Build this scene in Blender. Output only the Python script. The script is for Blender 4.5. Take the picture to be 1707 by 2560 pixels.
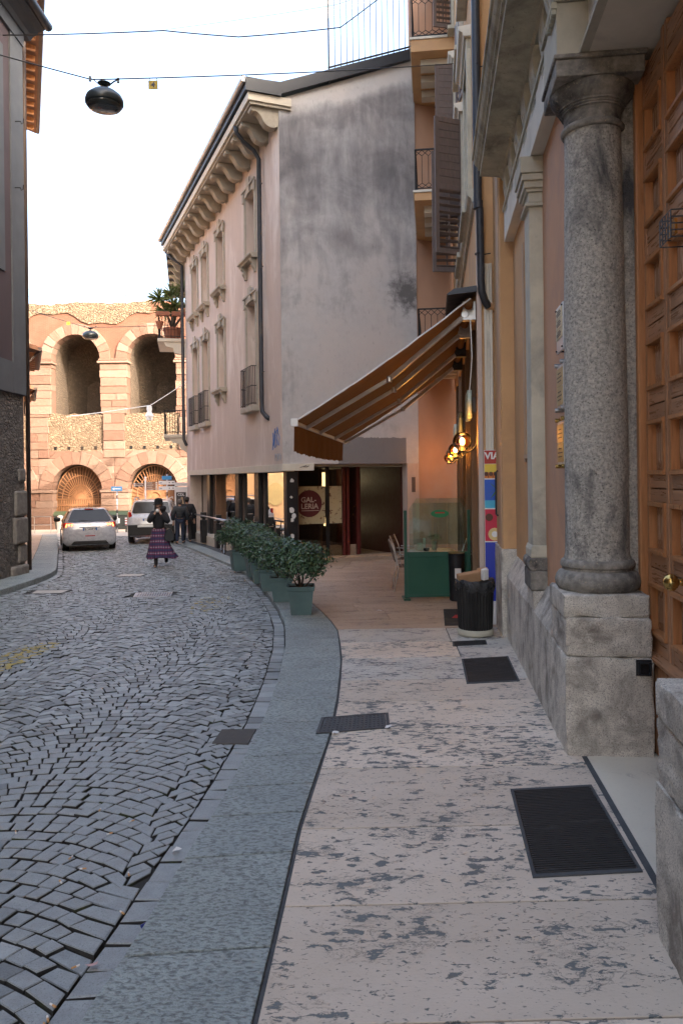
import bpy, math, random
import numpy as np
from mathutils import Vector, Matrix
random.seed(7); RN = np.random.default_rng(7)
sc = bpy.context.scene
for o in list(bpy.data.objects): bpy.data.objects.remove(o)
R = math.radians
# ------------------------------------------------------------ camera, sky, sun, exposure
cam = bpy.data.objects.new('camera', bpy.data.cameras.new('camera')); sc.collection.objects.link(cam)
cam.location = (0, 0, 1.75); cam.rotation_euler = (R(90), .012, 0)
cam.data.sensor_fit = 'VERTICAL'; cam.data.sensor_height = 36; cam.data.sensor_width = 24
cam.data.lens = 27; cam.data.shift_y = -85/2560; cam.data.clip_start = .05; cam.data.clip_end = 2000
sc.camera = cam
SUN_AZ, SUN_EL = R(45), R(27)          # light travels towards (-sin, cos): from behind the camera, right
w = bpy.data.worlds.new('World'); sc.world = w; w.use_nodes = True
nt = w.node_tree; bg = nt.nodes['Background']
sky = nt.nodes.new('ShaderNodeTexSky'); sky.sky_type = 'NISHITA'; sky.sun_disc = False
sky.sun_elevation = SUN_EL; sky.sun_rotation = R(180) - SUN_AZ
sky.air_density = 1.0; sky.dust_density = 9.0; sky.ozone_density = .3; sky.altitude = 60
nt.links.new(sky.outputs[0], bg.inputs[0]); bg.inputs[1].default_value = .15
sl = bpy.data.lights.new('sun', 'SUN'); sl.energy = 2.0; sl.angle = R(.5); sl.color = (1, .82, .65)
so = bpy.data.objects.new('sun', sl); sc.collection.objects.link(so); so.location = (20, -30, 40)
D = Vector((-math.sin(SUN_AZ)*math.cos(SUN_EL), math.cos(SUN_AZ)*math.cos(SUN_EL), -math.sin(SUN_EL)))
so.rotation_euler = D.to_track_quat('-Z', 'Y').to_euler()
sc.view_settings.view_transform = 'Standard'; sc.view_settings.look = 'None'
sc.view_settings.exposure = 3.0; sc.view_settings.gamma = 1
sc.render.engine = 'CYCLES'; sc.cycles.max_bounces = 6; sc.cycles.diffuse_bounces = 4
sc.cycles.transparent_max_bounces = 12
# ------------------------------------------------------------ helpers
COL = sc.collection
def gz(Y):
    if Y < 34: return -.022*Y
    return -.748 - .04*(min(Y, 54) - 34)
def tag(o, label=None, cat=None, group=None, kind=None):
    if label: o['label'] = label
    if cat: o['category'] = cat
    if group: o['group'] = group
    if kind: o['kind'] = kind
    return o
def empty(name, loc=(0, 0, 0), rz=0, label=None, cat=None, group=None, parent=None):
    o = bpy.data.objects.new(name, None); COL.objects.link(o); o.location = loc; o.rotation_euler = (0, 0, rz)
    o.empty_display_size = .1
    if parent: o.parent = parent
    return tag(o, label, cat, group)
class MB:
    def __init__(s): s.v = []; s.f = []
    def add(s, vs, fs):
        b = len(s.v); s.v += [tuple(p) for p in vs]; s.f += [tuple(i+b for i in f) for f in fs]; return s
    def hexa(s, P):   # 4 bottom (ccw from top), 4 top
        return s.add(P, [(3, 2, 1, 0), (4, 5, 6, 7), (0, 1, 5, 4), (1, 2, 6, 5), (2, 3, 7, 6), (3, 0, 4, 7)])
    def box(s, x0, x1, y0, y1, z0, z1):
        return s.hexa([(x0, y0, z0), (x1, y0, z0), (x1, y1, z0), (x0, y1, z0), (x0, y0, z1), (x1, y0, z1), (x1, y1, z1), (x0, y1, z1)])
    def prism(s, poly, ax, d0, d1):
        n = len(poly)
        def P(a, b, d): return {'x': (d, a, b), 'y': (a, d, b), 'z': (a, b, d)}[ax]
        vs = [P(a, b, d0) for a, b in poly] + [P(a, b, d1) for a, b in poly]
        fs = [tuple(range(n)), tuple(range(2*n-1, n-1, -1))] + [(i+n, (i+1) % n+n, (i+1) % n, i) for i in range(n)]
        return s.add(vs, fs)
    def loft(s, rings, cap=True, close=True):
        n = len(rings[0]); vs = [p for r in rings for p in r]; fs = []
        for k in range(len(rings)-1):
            for i in range(n if close else n-1):
                j = (i+1) % n; fs.append((k*n+i, k*n+j, (k+1)*n+j, (k+1)*n+i))
        if cap: fs += [tuple(range(n-1, -1, -1)), tuple(range((len(rings)-1)*n, len(rings)*n))]
        return s.add(vs, fs)
    def tube(s, pts, r, n=8, cap=True):
        pts = [Vector(p) for p in pts]; rr = r if isinstance(r, (list, tuple)) else [r]*len(pts); rings = []
        up = None
        for i, p in enumerate(pts):
            d = (pts[min(i+1, len(pts)-1)] - pts[max(i-1, 0)]).normalized()
            a = Vector((0, 0, 1)) if abs(d.z) < .9 else Vector((1, 0, 0))
            if up is None: up = (a - d*a.dot(d)).normalized()
            else: up = (up - d*up.dot(d)).normalized()
            q = d.cross(up)
            rings.append([p + (up*math.cos(2*math.pi*k/n) + q*math.sin(2*math.pi*k/n))*rr[i] for k in range(n)])
        return s.loft(rings, cap)
    def bar(s, p0, p1, w, h=None, up=(0, 0, 1)):
        h = h or w; p0 = Vector(p0); p1 = Vector(p1); d = (p1-p0).normalized(); u = Vector(up)
        if abs(d.dot(u)) > .95: u = Vector((0, 1, 0))
        q = d.cross(u).normalized(); u = q.cross(d).normalized(); q *= w/2; u *= h/2
        return s.hexa([p0-q-u, p0+q-u, p1+q-u, p1-q-u, p0-q+u, p0+q+u, p1+q+u, p1-q+u])
    def lathe(s, prof, n=16, c=(0, 0, 0), sx=1, sy=1):
        rings = [[(c[0]+r*sx*math.cos(2*math.pi*k/n), c[1]+r*sy*math.sin(2*math.pi*k/n), c[2]+z) for k in range(n)] for r, z in prof]
        return s.loft(rings)
    def quad(s, a, b, c, d): return s.add([a, b, c, d], [(0, 1, 2, 3)])
    def mesh(s, name='m', smooth=False):
        m = bpy.data.meshes.new(name); m.from_pydata([tuple(p) for p in s.v], [], s.f)
        if smooth: m.polygons.foreach_set('use_smooth', [True]*len(m.polygons))
        m.update(); return m
    def build(s, name, mat, parent=None, smooth=False, bevel=0, auto=None, fix=False, **kw):
        me = s.mesh(name, smooth or auto is not None); me.materials.append(mat)
        if fix:
            import bmesh
            bm = bmesh.new(); bm.from_mesh(me); bmesh.ops.recalc_face_normals(bm, faces=bm.faces); bm.to_mesh(me); bm.free()
        if auto is not None: me.set_sharp_from_angle(angle=R(auto))
        o = bpy.data.objects.new(name, me); COL.objects.link(o)
        if parent: o.parent = parent
        if bevel:
            b = o.modifiers.new('b', 'BEVEL'); b.width = bevel; b.segments = 2; b.limit_method = 'ANGLE'; b.angle_limit = R(40)
        return tag(o, **kw)
def box(name, mat, parent, *a, bevel=0, **kw): return MB().box(*a).build(name, mat, parent, bevel=bevel, **kw)
def inst(src, loc, rz=0, parent=None, name=None, scale=None, mat=None):
    o = src.copy(); COL.objects.link(o); o.location = loc; o.rotation_euler = (0, 0, rz)
    o.parent = parent
    if scale is not None: o.scale = scale if isinstance(scale, (tuple, list)) else (scale,)*3
    for k in ('label', 'category', 'group'):
        if k in o.keys() and parent is not None: del o[k]
    return o
def copy_tree(o, parent=None):
    c = o.copy(); COL.objects.link(c); c.parent = parent
    for ch in [x for x in bpy.data.objects if x.parent == o]: copy_tree(ch, c)
    return c
def text_mesh(txt, size, name, mat, parent=None, loc=(0, 0, 0), rot=(0, 0, 0), align='CENTER', ext=.002, sx=1, bold=0, **kw):
    cu = bpy.data.curves.new(name, 'FONT'); cu.body = txt; cu.size = size; cu.align_x = align; cu.align_y = 'CENTER'
    cu.extrude = ext; cu.resolution_u = 3; cu.offset = bold
    t = bpy.data.objects.new('tmp', cu); COL.objects.link(t)
    dg = bpy.context.evaluated_depsgraph_get(); me = bpy.data.meshes.new_from_object(t.evaluated_get(dg))
    bpy.data.objects.remove(t); me.materials.clear(); me.materials.append(mat)
    o = bpy.data.objects.new(name, me); COL.objects.link(o); o.location = loc; o.rotation_euler = rot; o.scale = (sx, 1, 1)
    if parent: o.parent = parent
    return tag(o, **kw)
# ------------------------------------------------------------ materials
def N(nt, t, ins=None, **at):
    n = nt.nodes.new('ShaderNode'+t)
    for k, v in at.items(): setattr(n, k, v)
    for k, v in (ins or {}).items():
        if isinstance(v, bpy.types.NodeSocket): nt.links.new(v, n.inputs[k])
        elif v is not None: n.inputs[k].default_value = v
    return n
def c4(c): return (c[0], c[1], c[2], 1)
def ramp(nt, fac, stops):
    n = N(nt, 'ValToRGB', {0: fac}); cr = n.color_ramp
    while len(cr.elements) > 1: cr.elements.remove(cr.elements[-1])
    cr.elements[0].position = stops[0][0]; cr.elements[0].color = c4(stops[0][1])
    for p, c in stops[1:]: e = cr.elements.new(p); e.color = c4(c)
    return n.outputs[0]
def mix(nt, f, a, b, mode='MIX'):
    n = N(nt, 'Mix', None, data_type='RGBA', blend_type=mode)
    for i, v in ((0, f), (6, a), (7, b)):
        if isinstance(v, bpy.types.NodeSocket): nt.links.new(v, n.inputs[i])
        else: n.inputs[i].default_value = c4(v) if isinstance(v, (tuple, list)) else v
    return n.outputs[2]
def math_(nt, op, a, b=None, clamp=False):
    n = N(nt, 'Math', {0: a, 1: b}, operation=op); n.use_clamp = clamp; return n.outputs[0]
BW = lambda v: (v, v, v)
def coords(nt, stretch=(1, 1, 1), world=False):
    tc = N(nt, 'TexCoord'); oi = N(nt, 'ObjectInfo')
    if world: src = N(nt, 'NewGeometry').outputs['Position']
    else: src = tc.outputs['Object']
    off = N(nt, 'VectorMath', {0: oi.outputs['Random'], 1: (37., 53., 71.)}, operation='MULTIPLY').outputs[0]
    if world: m = N(nt, 'Mapping', {0: src, 3: stretch})
    else: m = N(nt, 'Mapping', {0: src, 1: off, 3: stretch})
    return m.outputs[0], oi.outputs['Random']
def noise(nt, v, scale, detail=5, rough=.6, dist=0.):
    return N(nt, 'TexNoise', {'Vector': v, 'Scale': scale, 'Detail': detail, 'Roughness': rough, 'Distortion': dist}).outputs[0]
def surf(name, c1, c2=None, scale=6, rough=.8, bump=.3, bscale=40, bdist=.01, c3=None, s3=1.2, t3=(.5, .68), st3=None,
         stretch=(1, 1, 1), rnd=0., isl=0., spk=None, sscale=90, tspk=(.6, .68), metal=0, world=False, spec=.4, rvar=.12, crack=None, wood=False, trans=0, alpha=1, coat=0, det=6, dist=0.):
    m = bpy.data.materials.new(name); m.use_nodes = True; nt = m.node_tree; b = nt.nodes['Principled BSDF']
    v, rd = coords(nt, stretch, world)
    n1 = noise(nt, v, scale, det, .62, dist)
    c2 = c2 or tuple(x*.75 for x in c1)
    col = ramp(nt, n1, [(.32, c2), (.68, c1)])
    if c3:
        v3 = coords(nt, st3, world)[0] if st3 else v
        n3 = noise(nt, v3, s3, 8, .66, .4)
        col = mix(nt, ramp(nt, n3, [(t3[0], BW(0)), (t3[1], BW(1))]), col, c3)
    if spk:
        n4 = noise(nt, v, sscale, 4, .7)
        col = mix(nt, ramp(nt, n4, [(tspk[0], BW(0)), (tspk[1], BW(1))]), col, spk)
    if rnd or isl:
        src = rd
        if isl: src = N(nt, 'NewGeometry').outputs['Random Per Island']
        a = max(rnd, isl); f = N(nt, 'MapRange', {0: src, 3: 1-a, 4: 1+a}).outputs[0]
        col = N(nt, 'HueSaturation', {'Value': f, 'Color': col, 'Saturation': 1.}).outputs[0]
    nt.links.new(col, b.inputs['Base Color'])
    r = N(nt, 'MapRange', {0: n1, 1: .3, 2: .7, 3: max(0.02, rough-rvar), 4: min(1, rough+rvar)}).outputs[0]
    nt.links.new(r, b.inputs['Roughness']); b.inputs['Metallic'].default_value = metal
    b.inputs['Specular IOR Level'].default_value = spec
    if coat: b.inputs['Coat Weight'].default_value = coat; b.inputs['Coat Roughness'].default_value = .08
    if bump:
        nb = noise(nt, v, bscale, 5, .65)
        h = math_(nt, 'ADD', nb, math_(nt, 'MULTIPLY', n1, .6))
        bp = N(nt, 'Bump', {'Height': h, 'Strength': bump, 'Distance': bdist}); nt.links.new(bp.outputs[0], b.inputs['Normal'])
    return m
def plain(name, c, rough=.5, metal=0, spec=.5, emit=None, es=0, coat=0):
    m = bpy.data.materials.new(name); m.use_nodes = True; nt = m.node_tree; b = nt.nodes['Principled BSDF']
    v, rd = coords(nt)
    n1 = noise(nt, v, 9, 4, .6)
    col = mix(nt, n1, tuple(x*.86 for x in c), tuple(min(1, x*1.12) for x in c)); nt.links.new(col, b.inputs['Base Color'])
    r = N(nt, 'MapRange', {0: n1, 1: .3, 2: .7, 3: max(.02, rough-.07), 4: min(1, rough+.07)}).outputs[0]
    nt.links.new(r, b.inputs['Roughness']); b.inputs['Metallic'].default_value = metal; b.inputs['Specular IOR Level'].default_value = spec
    if coat: b.inputs['Coat Weight'].default_value = coat; b.inputs['Coat Roughness'].default_value = .05
    if emit: b.inputs['Emission Color'].default_value = c4(emit); b.inputs['Emission Strength'].default_value = es
    return m
def glass(name, tint=(.8, .9, .88), refl=.12, rough=.02):
    # thin pane: transparent with a mirror share that grows at grazing angles
    m = bpy.data.materials.new(name); m.use_nodes = True; nt = m.node_tree; nt.nodes.remove(nt.nodes['Principled BSDF'])
    t = N(nt, 'BsdfTransparent', {0: c4(tint)}); g = N(nt, 'BsdfGlossy', {0: (1, 1, 1, 1), 'Roughness': rough})
    f = N(nt, 'Fresnel', {0: 1.5}).outputs[0]; f = math_(nt, 'ADD', math_(nt, 'MULTIPLY', f, 1.0), refl, True)
    mx = N(nt, 'MixShader', {0: f, 1: t.outputs[0], 2: g.outputs[0]}); nt.links.new(mx.outputs[0], nt.nodes['Material Output'].inputs[0])
    return m
def wood_mat(name, c1, c2, rough=.45, scale=3., stretch=(14, 14, 1.2), bump=.15, rnd=.12):
    return surf(name, c1, c2, scale=scale, rough=rough, bump=bump, bscale=9, stretch=stretch, rnd=rnd, det=8, dist=.6, bdist=.004)
def marble(name, c1, c2, dark, sc_=2.2, amt=.6, rough=.55, stretch=(1, 1, 1), fl=.8):
    m = bpy.data.materials.new(name); m.use_nodes = True; nt = m.node_tree; b = nt.nodes['Principled BSDF']
    v, rd = coords(nt, stretch)
    n1 = noise(nt, v, 1.3, 6, .6); n2 = noise(nt, v, sc_*4, 7, .66, .35); n3 = noise(nt, v, sc_*.8, 3, .5); n4 = noise(nt, v, 60, 4, .7)
    col = ramp(nt, n1, [(.3, c2), (.7, c1)])
    col = N(nt, 'HueSaturation', {'Value': N(nt, 'MapRange', {0: rd, 3: .9, 4: 1.1}).outputs[0], 'Color': col}).outputs[0]
    # ragged dark patches, denser on some slabs
    h = math_(nt, 'ADD', n2, math_(nt, 'MULTIPLY', math_(nt, 'SUBTRACT', n3, .5), .35))
    h = math_(nt, 'ADD', h, math_(nt, 'MULTIPLY', rd, .05))
    f = ramp(nt, h, [(amt, BW(0)), (amt+.025, BW(1))])
    n6 = noise(nt, v, sc_*11, 5, .6, .2)
    f = math_(nt, 'MAXIMUM', f, math_(nt, 'MULTIPLY', ramp(nt, n6, [(.615, BW(0)), (.65, BW(1))]), fl))
    # thin stylolite lines
    ln = math_(nt, 'ABSOLUTE', math_(nt, 'SUBTRACT', noise(nt, v, sc_*2.2, 8, .7, .8), .5))
    f2 = math_(nt, 'MULTIPLY', ramp(nt, ln, [(0, BW(1)), (.012, BW(0))]), ramp(nt, n3, [(.5, BW(0)), (.6, BW(1))]))
    ff = math_(nt, 'MAXIMUM', f, f2)
    col = mix(nt, ff, col, dark)
    col = mix(nt, ramp(nt, n4, [(.55, BW(0)), (.75, BW(.35))]), col, tuple(x*.6 for x in c2))
    nt.links.new(col, b.inputs['Base Color']); b.inputs['Roughness'].default_value = rough; b.inputs['Specular IOR Level'].default_value = .35
    hh = math_(nt, 'SUBTRACT', math_(nt, 'MULTIPLY', n4, .3), ff)
    bp = N(nt, 'Bump', {'Height': hh, 'Strength': .5, 'Distance': .006}); nt.links.new(bp.outputs[0], b.inputs['Normal'])
    return m
def hammered(name, c1, c2):
    m = bpy.data.materials.new(name); m.use_nodes = True; nt = m.node_tree; b = nt.nodes['Principled BSDF']
    v, rd = coords(nt, (1, 1, 1)); v2, _ = coords(nt, (1, 1.9, 1))
    n1 = noise(nt, v, 3, 6, .6); n2 = noise(nt, v2, 36, 3, .6, .4); n3 = noise(nt, v, 110, 3, .7)
    col = ramp(nt, n1, [(.3, c2), (.7, c1)])
    col = mix(nt, ramp(nt, n2, [(.38, BW(.85)), (.54, BW(0))]), col, tuple(x*.42 for x in c2))
    col = N(nt, 'HueSaturation', {'Value': N(nt, 'MapRange', {0: rd, 3: .85, 4: 1.15}).outputs[0], 'Color': col}).outputs[0]
    nt.links.new(col, b.inputs['Base Color']); b.inputs['Roughness'].default_value = .55; b.inputs['Specular IOR Level'].default_value = .45
    h = math_(nt, 'ADD', n2, math_(nt, 'MULTIPLY', n3, .25))
    amp = N(nt, 'MapRange', {0: rd, 3: .35, 4: 1.0}).outputs[0]
    bp = N(nt, 'Bump', {'Height': h, 'Strength': amp, 'Distance': .022}); nt.links.new(bp.outputs[0], b.inputs['Normal'])
    return m
def rubble(name, c1, c2, mortar, scale=5.5, stretch=(1, 1, 1.5)):
    m = bpy.data.materials.new(name); m.use_nodes = True; nt = m.node_tree; b = nt.nodes['Principled BSDF']
    v, rd = coords(nt, stretch)
    wv = N(nt, 'VectorMath', {0: v, 1: N(nt, 'VectorMath', {0: N(nt, 'TexNoise', {'Vector': v, 'Scale': 4.}).outputs[1], 'Scale': .25}, operation='SCALE').outputs[0]}, operation='ADD').outputs[0]
    vo = N(nt, 'TexVoronoi', {'Vector': wv, 'Scale': scale}); ed = N(nt, 'TexVoronoi', {'Vector': wv, 'Scale': scale}, feature='DISTANCE_TO_EDGE')
    hv = N(nt, 'SeparateColor', {0: vo.outputs['Color']}).outputs[0]
    col = mix(nt, hv, c1, c2); n1 = noise(nt, v, 2., 6, .65)
    e = ramp(nt, ed.outputs[0], [(.02, BW(1)), (.09, BW(0))])
    col = mix(nt, e, col, mortar); col = mix(nt, ramp(nt, n1, [(.45, BW(0)), (.7, BW(.6))]), col, tuple(x*.55 for x in c2))
    nt.links.new(col, b.inputs['Base Color']); b.inputs['Roughness'].default_value = .9
    bp = N(nt, 'Bump', {'Height': ramp(nt, ed.outputs[0], [(0, BW(0)), (.2, BW(1))]), 'Strength': 1., 'Distance': .05}); nt.links.new(bp.outputs[0], b.inputs['Normal'])
    return m
def brickwork(name, c1, c2, mortar, s=1.):
    m = bpy.data.materials.new(name); m.use_nodes = True; nt = m.node_tree; b = nt.nodes['Principled BSDF']
    tc = N(nt, 'TexCoord'); sp = N(nt, 'SeparateXYZ', {0: tc.outputs['Object']})
    v = N(nt, 'CombineXYZ', {0: math_(nt, 'ADD', sp.outputs[0], sp.outputs[1]), 1: sp.outputs[2]}).outputs[0]
    n1 = noise(nt, tc.outputs['Object'], 1.2, 7, .65)
    br = N(nt, 'TexBrick', {'Vector': v, 'Color1': c4(c1), 'Color2': c4(c2), 'Mortar': c4(mortar), 'Scale': 1., 'Mortar Size': .012, 'Brick Width': .3*s, 'Row Height': .08*s, 'Mortar Smooth': .3})
    col = mix(nt, ramp(nt, n1, [(.48, BW(0)), (.7, BW(.8))]), br.outputs[0], tuple(x*1.0 for x in mortar))
    nt.links.new(col, b.inputs['Base Color']); b.inputs['Roughness'].default_value = .9
    bp = N(nt, 'Bump', {'Height': math_(nt, 'SUBTRACT', n1, br.outputs[1]), 'Strength': .8, 'Distance': .03}); nt.links.new(bp.outputs[0], b.inputs['Normal'])
    return m
M = {}
M['cobble'] = surf('cobble', (.285, .315, .322), (.205, .228, .235), scale=14, rough=.5, bump=.7, bscale=120, bdist=.005, spk=(.12, .135, .14), sscale=150, tspk=(.54, .68), isl=.36, spec=.5, c3=(.14, .13, .13), s3=3, t3=(.6, .8), rvar=.1)
M['bed'] = surf('road_bed', (.04, .04, .038), (.025, .025, .025), scale=8, rough=.95, bump=.6, bscale=60, c3=(.045, .06, .02), s3=2.2, t3=(.56, .66))
M['kerb'] = hammered('kerb_porphyry', (.33, .385, .38), (.24, .282, .28))
M['slab'] = marble('pink_marble', (.635, .55, .455), (.55, .465, .37), (.13, .145, .145), 4.2, .585, stretch=(.75, 1.35, 1))
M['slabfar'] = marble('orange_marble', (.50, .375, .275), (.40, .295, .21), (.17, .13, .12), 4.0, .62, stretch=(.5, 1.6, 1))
M['slabgrey'] = marble('pale_marble', (.54, .51, .45), (.45, .425, .37), (.14, .14, .15), 4., .595, stretch=(.8, 1.5, 1))
M['mortar'] = surf('mortar', (.085, .092, .098), (.05, .055, .06), scale=9, rough=.95, bump=.5, bscale=70)
M['threshold'] = marble('threshold_marble', (.72, .67, .55), (.64, .60, .49), (.14, .14, .14), 1.3, .76, rough=.45, fl=0.)
M['piazza'] = surf('piazza_paving', (.42, .37, .31), (.34, .30, .26), scale=2, rough=.8, bump=.2)
M['stone'] = surf('pale_stone', (.52, .49, .39), (.40, .375, .30), scale=5, rough=.85, bump=.25, bscale=60, c3=(.20, .19, .17), s3=1.4, t3=(.55, .75), rnd=.06)
M['plinth'] = surf('plinth_stone', (.76, .71, .62), (.58, .54, .46), scale=10, rough=.9, bump=1., bscale=90, bdist=.012, c3=(.25, .22, .185), s3=3.4, t3=(.47, .66), spk=(.20, .185, .165), sscale=130, tspk=(.50, .66), rnd=.08)
M['column'] = surf('column_stone', (.62, .58, .50), (.27, .26, .235), scale=45, rough=.9, bump=1., bscale=60, bdist=.012, c3=(.075, .075, .078), s3=1.6, t3=(.50, .62), st3=(1, 1, .45), spk=(.10, .095, .09), sscale=75, tspk=(.56, .66))
M['cap'] = surf('capital_stone', (.36, .335, .29), (.16, .15, .13), scale=18, rough=.9, bump=.7, bscale=70, c3=(.05, .047, .045), s3=2.2, t3=(.45, .62), spk=(.40, .33, .24), sscale=60, tspk=(.6, .68))
M['white_stone'] = surf('whitewashed_stone', (.70, .66, .56), (.60, .56, .47), scale=3, rough=.85, bump=.15, c3=(.38, .36, .31), s3=1.3, t3=(.55, .8))
M['cornice'] = surf('cornice_stone', (.50, .48, .37), (.33, .315, .245), scale=5, rough=.9, bump=.35, c3=(.14, .13, .11), s3=1.6, t3=(.5, .72), spk=(.10, .10, .09), sscale=40, tspk=(.62, .7))
M['orange'] = surf('orange_plaster', (.60, .365, .18), (.51, .305, .15), scale=2.2, rough=.85, bump=.2, bscale=110, c3=(.40, .24, .14), s3=.8, t3=(.52, .75))
M['terracotta'] = surf('terracotta_plaster', (.58, .325, .19), (.50, .275, .16), scale=3, rough=.85, bump=.25, bscale=110, c3=(.36, .23, .17), s3=1.0, t3=(.5, .75))
M['tan'] = surf('tan_plaster', (.52, .36, .23), (.44, .30, .19), scale=2.5, rough=.85, bump=.2, bscale=90)
M['pink'] = surf('pink_plaster', (.56, .455, .39), (.49, .395, .335), scale=2.2, stretch=(1, 1, .35), rough=.9, bump=.25, bscale=70, c3=(.66, .58, .52), s3=1.1, t3=(.50, .66), st3=(1, 1, .3), spk=(.44, .35, .30), sscale=9, tspk=(.58, .75))
M['pinkwall'] = surf('pink_orange_plaster', (.50, .31, .21), (.42, .26, .18), scale=1.6, stretch=(1, 1, .5), rough=.9, bump=.2, bscale=70, c3=(.46, .35, .29), s3=.7, t3=(.5, .75))
M['beige'] = surf('beige_stone', (.42, .375, .30), (.34, .30, .24), scale=4, rough=.85, bump=.2, c3=(.24, .21, .17), s3=2, t3=(.55, .75))
M['cream'] = surf('cream_paint', (.60, .54, .44), (.52, .47, .38), scale=4, rough=.8, bump=.15)
M['dark_metal'] = plain('dark_metal', (.03, .033, .038), .45, .6)
M['pipe'] = surf('grey_pipe', (.055, .058, .065), (.035, .037, .043), scale=9, rough=.5, bump=.1, c3=(.10, .08, .06), s3=2, t3=(.62, .75), metal=.3)
M['slate'] = plain('dark_sheet_metal', (.045, .05, .06), .45, .5)
M['black'] = plain('black_paint', (.012, .012, .014), .4)
M['iron'] = plain('wrought_iron', (.02, .018, .018), .6, .3)
M['shutter'] = surf('brown_shutter', (.15, .11, .095), (.105, .078, .066), scale=6, rough=.6, bump=.15, bscale=40, stretch=(4, 4, 1))
M['door'] = wood_mat('door_wood', (.52, .27, .14), (.31, .15, .075), .32)
M['doorrail'] = wood_mat('door_rail_wood', (.52, .27, .14), (.31, .15, .075), .32, stretch=(14, 1.2, 14))
M['doorpanel'] = wood_mat('door_panel_wood', (.46, .26, .15), (.33, .175, .098), .24)
M['bevelwood'] = wood_mat('door_bevel_wood', (.58, .27, .11), (.38, .165, .066), .36)
M['brass'] = plain('brass', (.55, .38, .13), .25, 1.)
M['steel'] = plain('brushed_steel', (.45, .46, .48), .35, .9)
M['alu'] = plain('aluminium', (.62, .63, .64), .35, .7)
M['white'] = plain('white_paint', (.75, .74, .71), .5)
M['rubber'] = surf('black_rubber', (.028, .027, .027), (.018, .018, .018), scale=8, rough=.7, bump=.2, c3=(.06, .06, .062), s3=2, t3=(.58, .75))
M['castiron'] = surf('cast_iron', (.085, .09, .095), (.05, .054, .06), scale=10, rough=.6, bump=.5, metal=.3)
# ------------------------------------------------------------ ground, road, pavements
g = MB(); ys = [-60, -20, 0, 10, 20, 30, 34, 44, 54, 120, 600]
for a, b in zip(ys[:-1], ys[1:]):
    g.quad((-400, a, gz(a)-.2), (400, a, gz(a)-.2), (400, b, gz(b)-.2), (-400, b, gz(b)-.2))
g.build('ground', M['piazza'], kind='structure')
OUT = np.array([(-1.0, -3), (-.95, 1.0), (-.9, 2.55), (-.83, 3.12), (-.78, 3.77), (-.72, 4.35), (-.66, 5.41), (-.63, 6.16), (-.63, 7.5), (-.68, 9.03), (-.80, 10.57), (-1.01, 12.02), (-1.43, 14.26), (-2.05, 17.05), (-2.69, 19.22), (-3.97, 22.89), (-5.16, 26.29), (-7.6, 33), (-9.6, 38)])
INN = np.array([(-.4, -3), (-.36, 1), (-.31, 2.54), (-.28, 3.11), (-.24, 4.05), (-.18, 4.73), (-.10, 5.58), (-.05, 6.66), (-.02, 8.05), (-.06, 9.85), (-.17, 10.71), (-.35, 11.74), (-.8, 14.0), (-1.4, 16.7), (-2.05, 18.8), (-3.35, 22.6), (-4.55, 26.05), (-7.0, 32.8), (-9, 37.8)])
LEFT = np.array([(-6.3, -3), (-6.35, 10), (-6.39, 14.3), (-6.46, 15.7), (-6.62, 17.4), (-6.85, 18.4), (-7.2, 19.4), (-9.6, 26.), (-12.4, 33.5), (-14.1, 38)])
xo = lambda y: float(np.interp(y, OUT[:, 1], OUT[:, 0])); xi = lambda y: float(np.interp(y, INN[:, 1], INN[:, 0]))
xl = lambda y: float(np.interp(y, LEFT[:, 1], LEFT[:, 0]))
def sheet(name, fl, fr, y0, y1, off, mat, n=40, parent=None, kind='structure'):
    b = MB(); yy = np.linspace(y0, y1, n+1)
    for a, c in zip(yy[:-1], yy[1:]):
        b.quad((fl(a), a, gz(a)+off), (fr(a), a, gz(a)+off), (fr(c), c, gz(c)+off), (fl(c), c, gz(c)+off))
    return b.build(name, mat, parent, kind=kind)
road = sheet('road', lambda y: xl(y)-.1, lambda y: xo(y)+.1, -3, 38, -.081, M['bed'])
def slab(name, pts, mat, parent, off=0, th=.06, bevel=.006):
    b = MB(); n = len(pts); zb = [(x, y, gz(y)+off-th) for x, y in pts]; zt = [(x, y, gz(y)+off) for x, y in pts]
    b.add(zb+zt, [tuple(range(n-1, -1, -1)), tuple(range(n, 2*n))] + [(i, (i+1) % n, (i+1) % n+n, i+n) for i in range(n)])
    return b.build(name, mat, parent, bevel=bevel)
# road iron pieces that interrupt the setts: (name, corners, label)
COV = [('drain_grate', [(-3.93, 14.6), (-3.81, 13.97), (-3.14, 14.03), (-3.24, 14.67)]),
       ('manhole_cover', [(-6.07, 15.2), (-5.96, 14.62), (-5.36, 14.62), (-5.36, 15.2)]),
       ('manhole_cover', [(-5.26, 18.2), (-5.26, 17.6), (-4.62, 17.6), (-4.62, 18.2)])]
def in_quad(x, y, q, pad=.05):
    xs = [p[0] for p in q]; yy = [p[1] for p in q]
    return min(xs)-pad < x < max(xs)+pad and min(yy)-pad < y < max(yy)+pad
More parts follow.
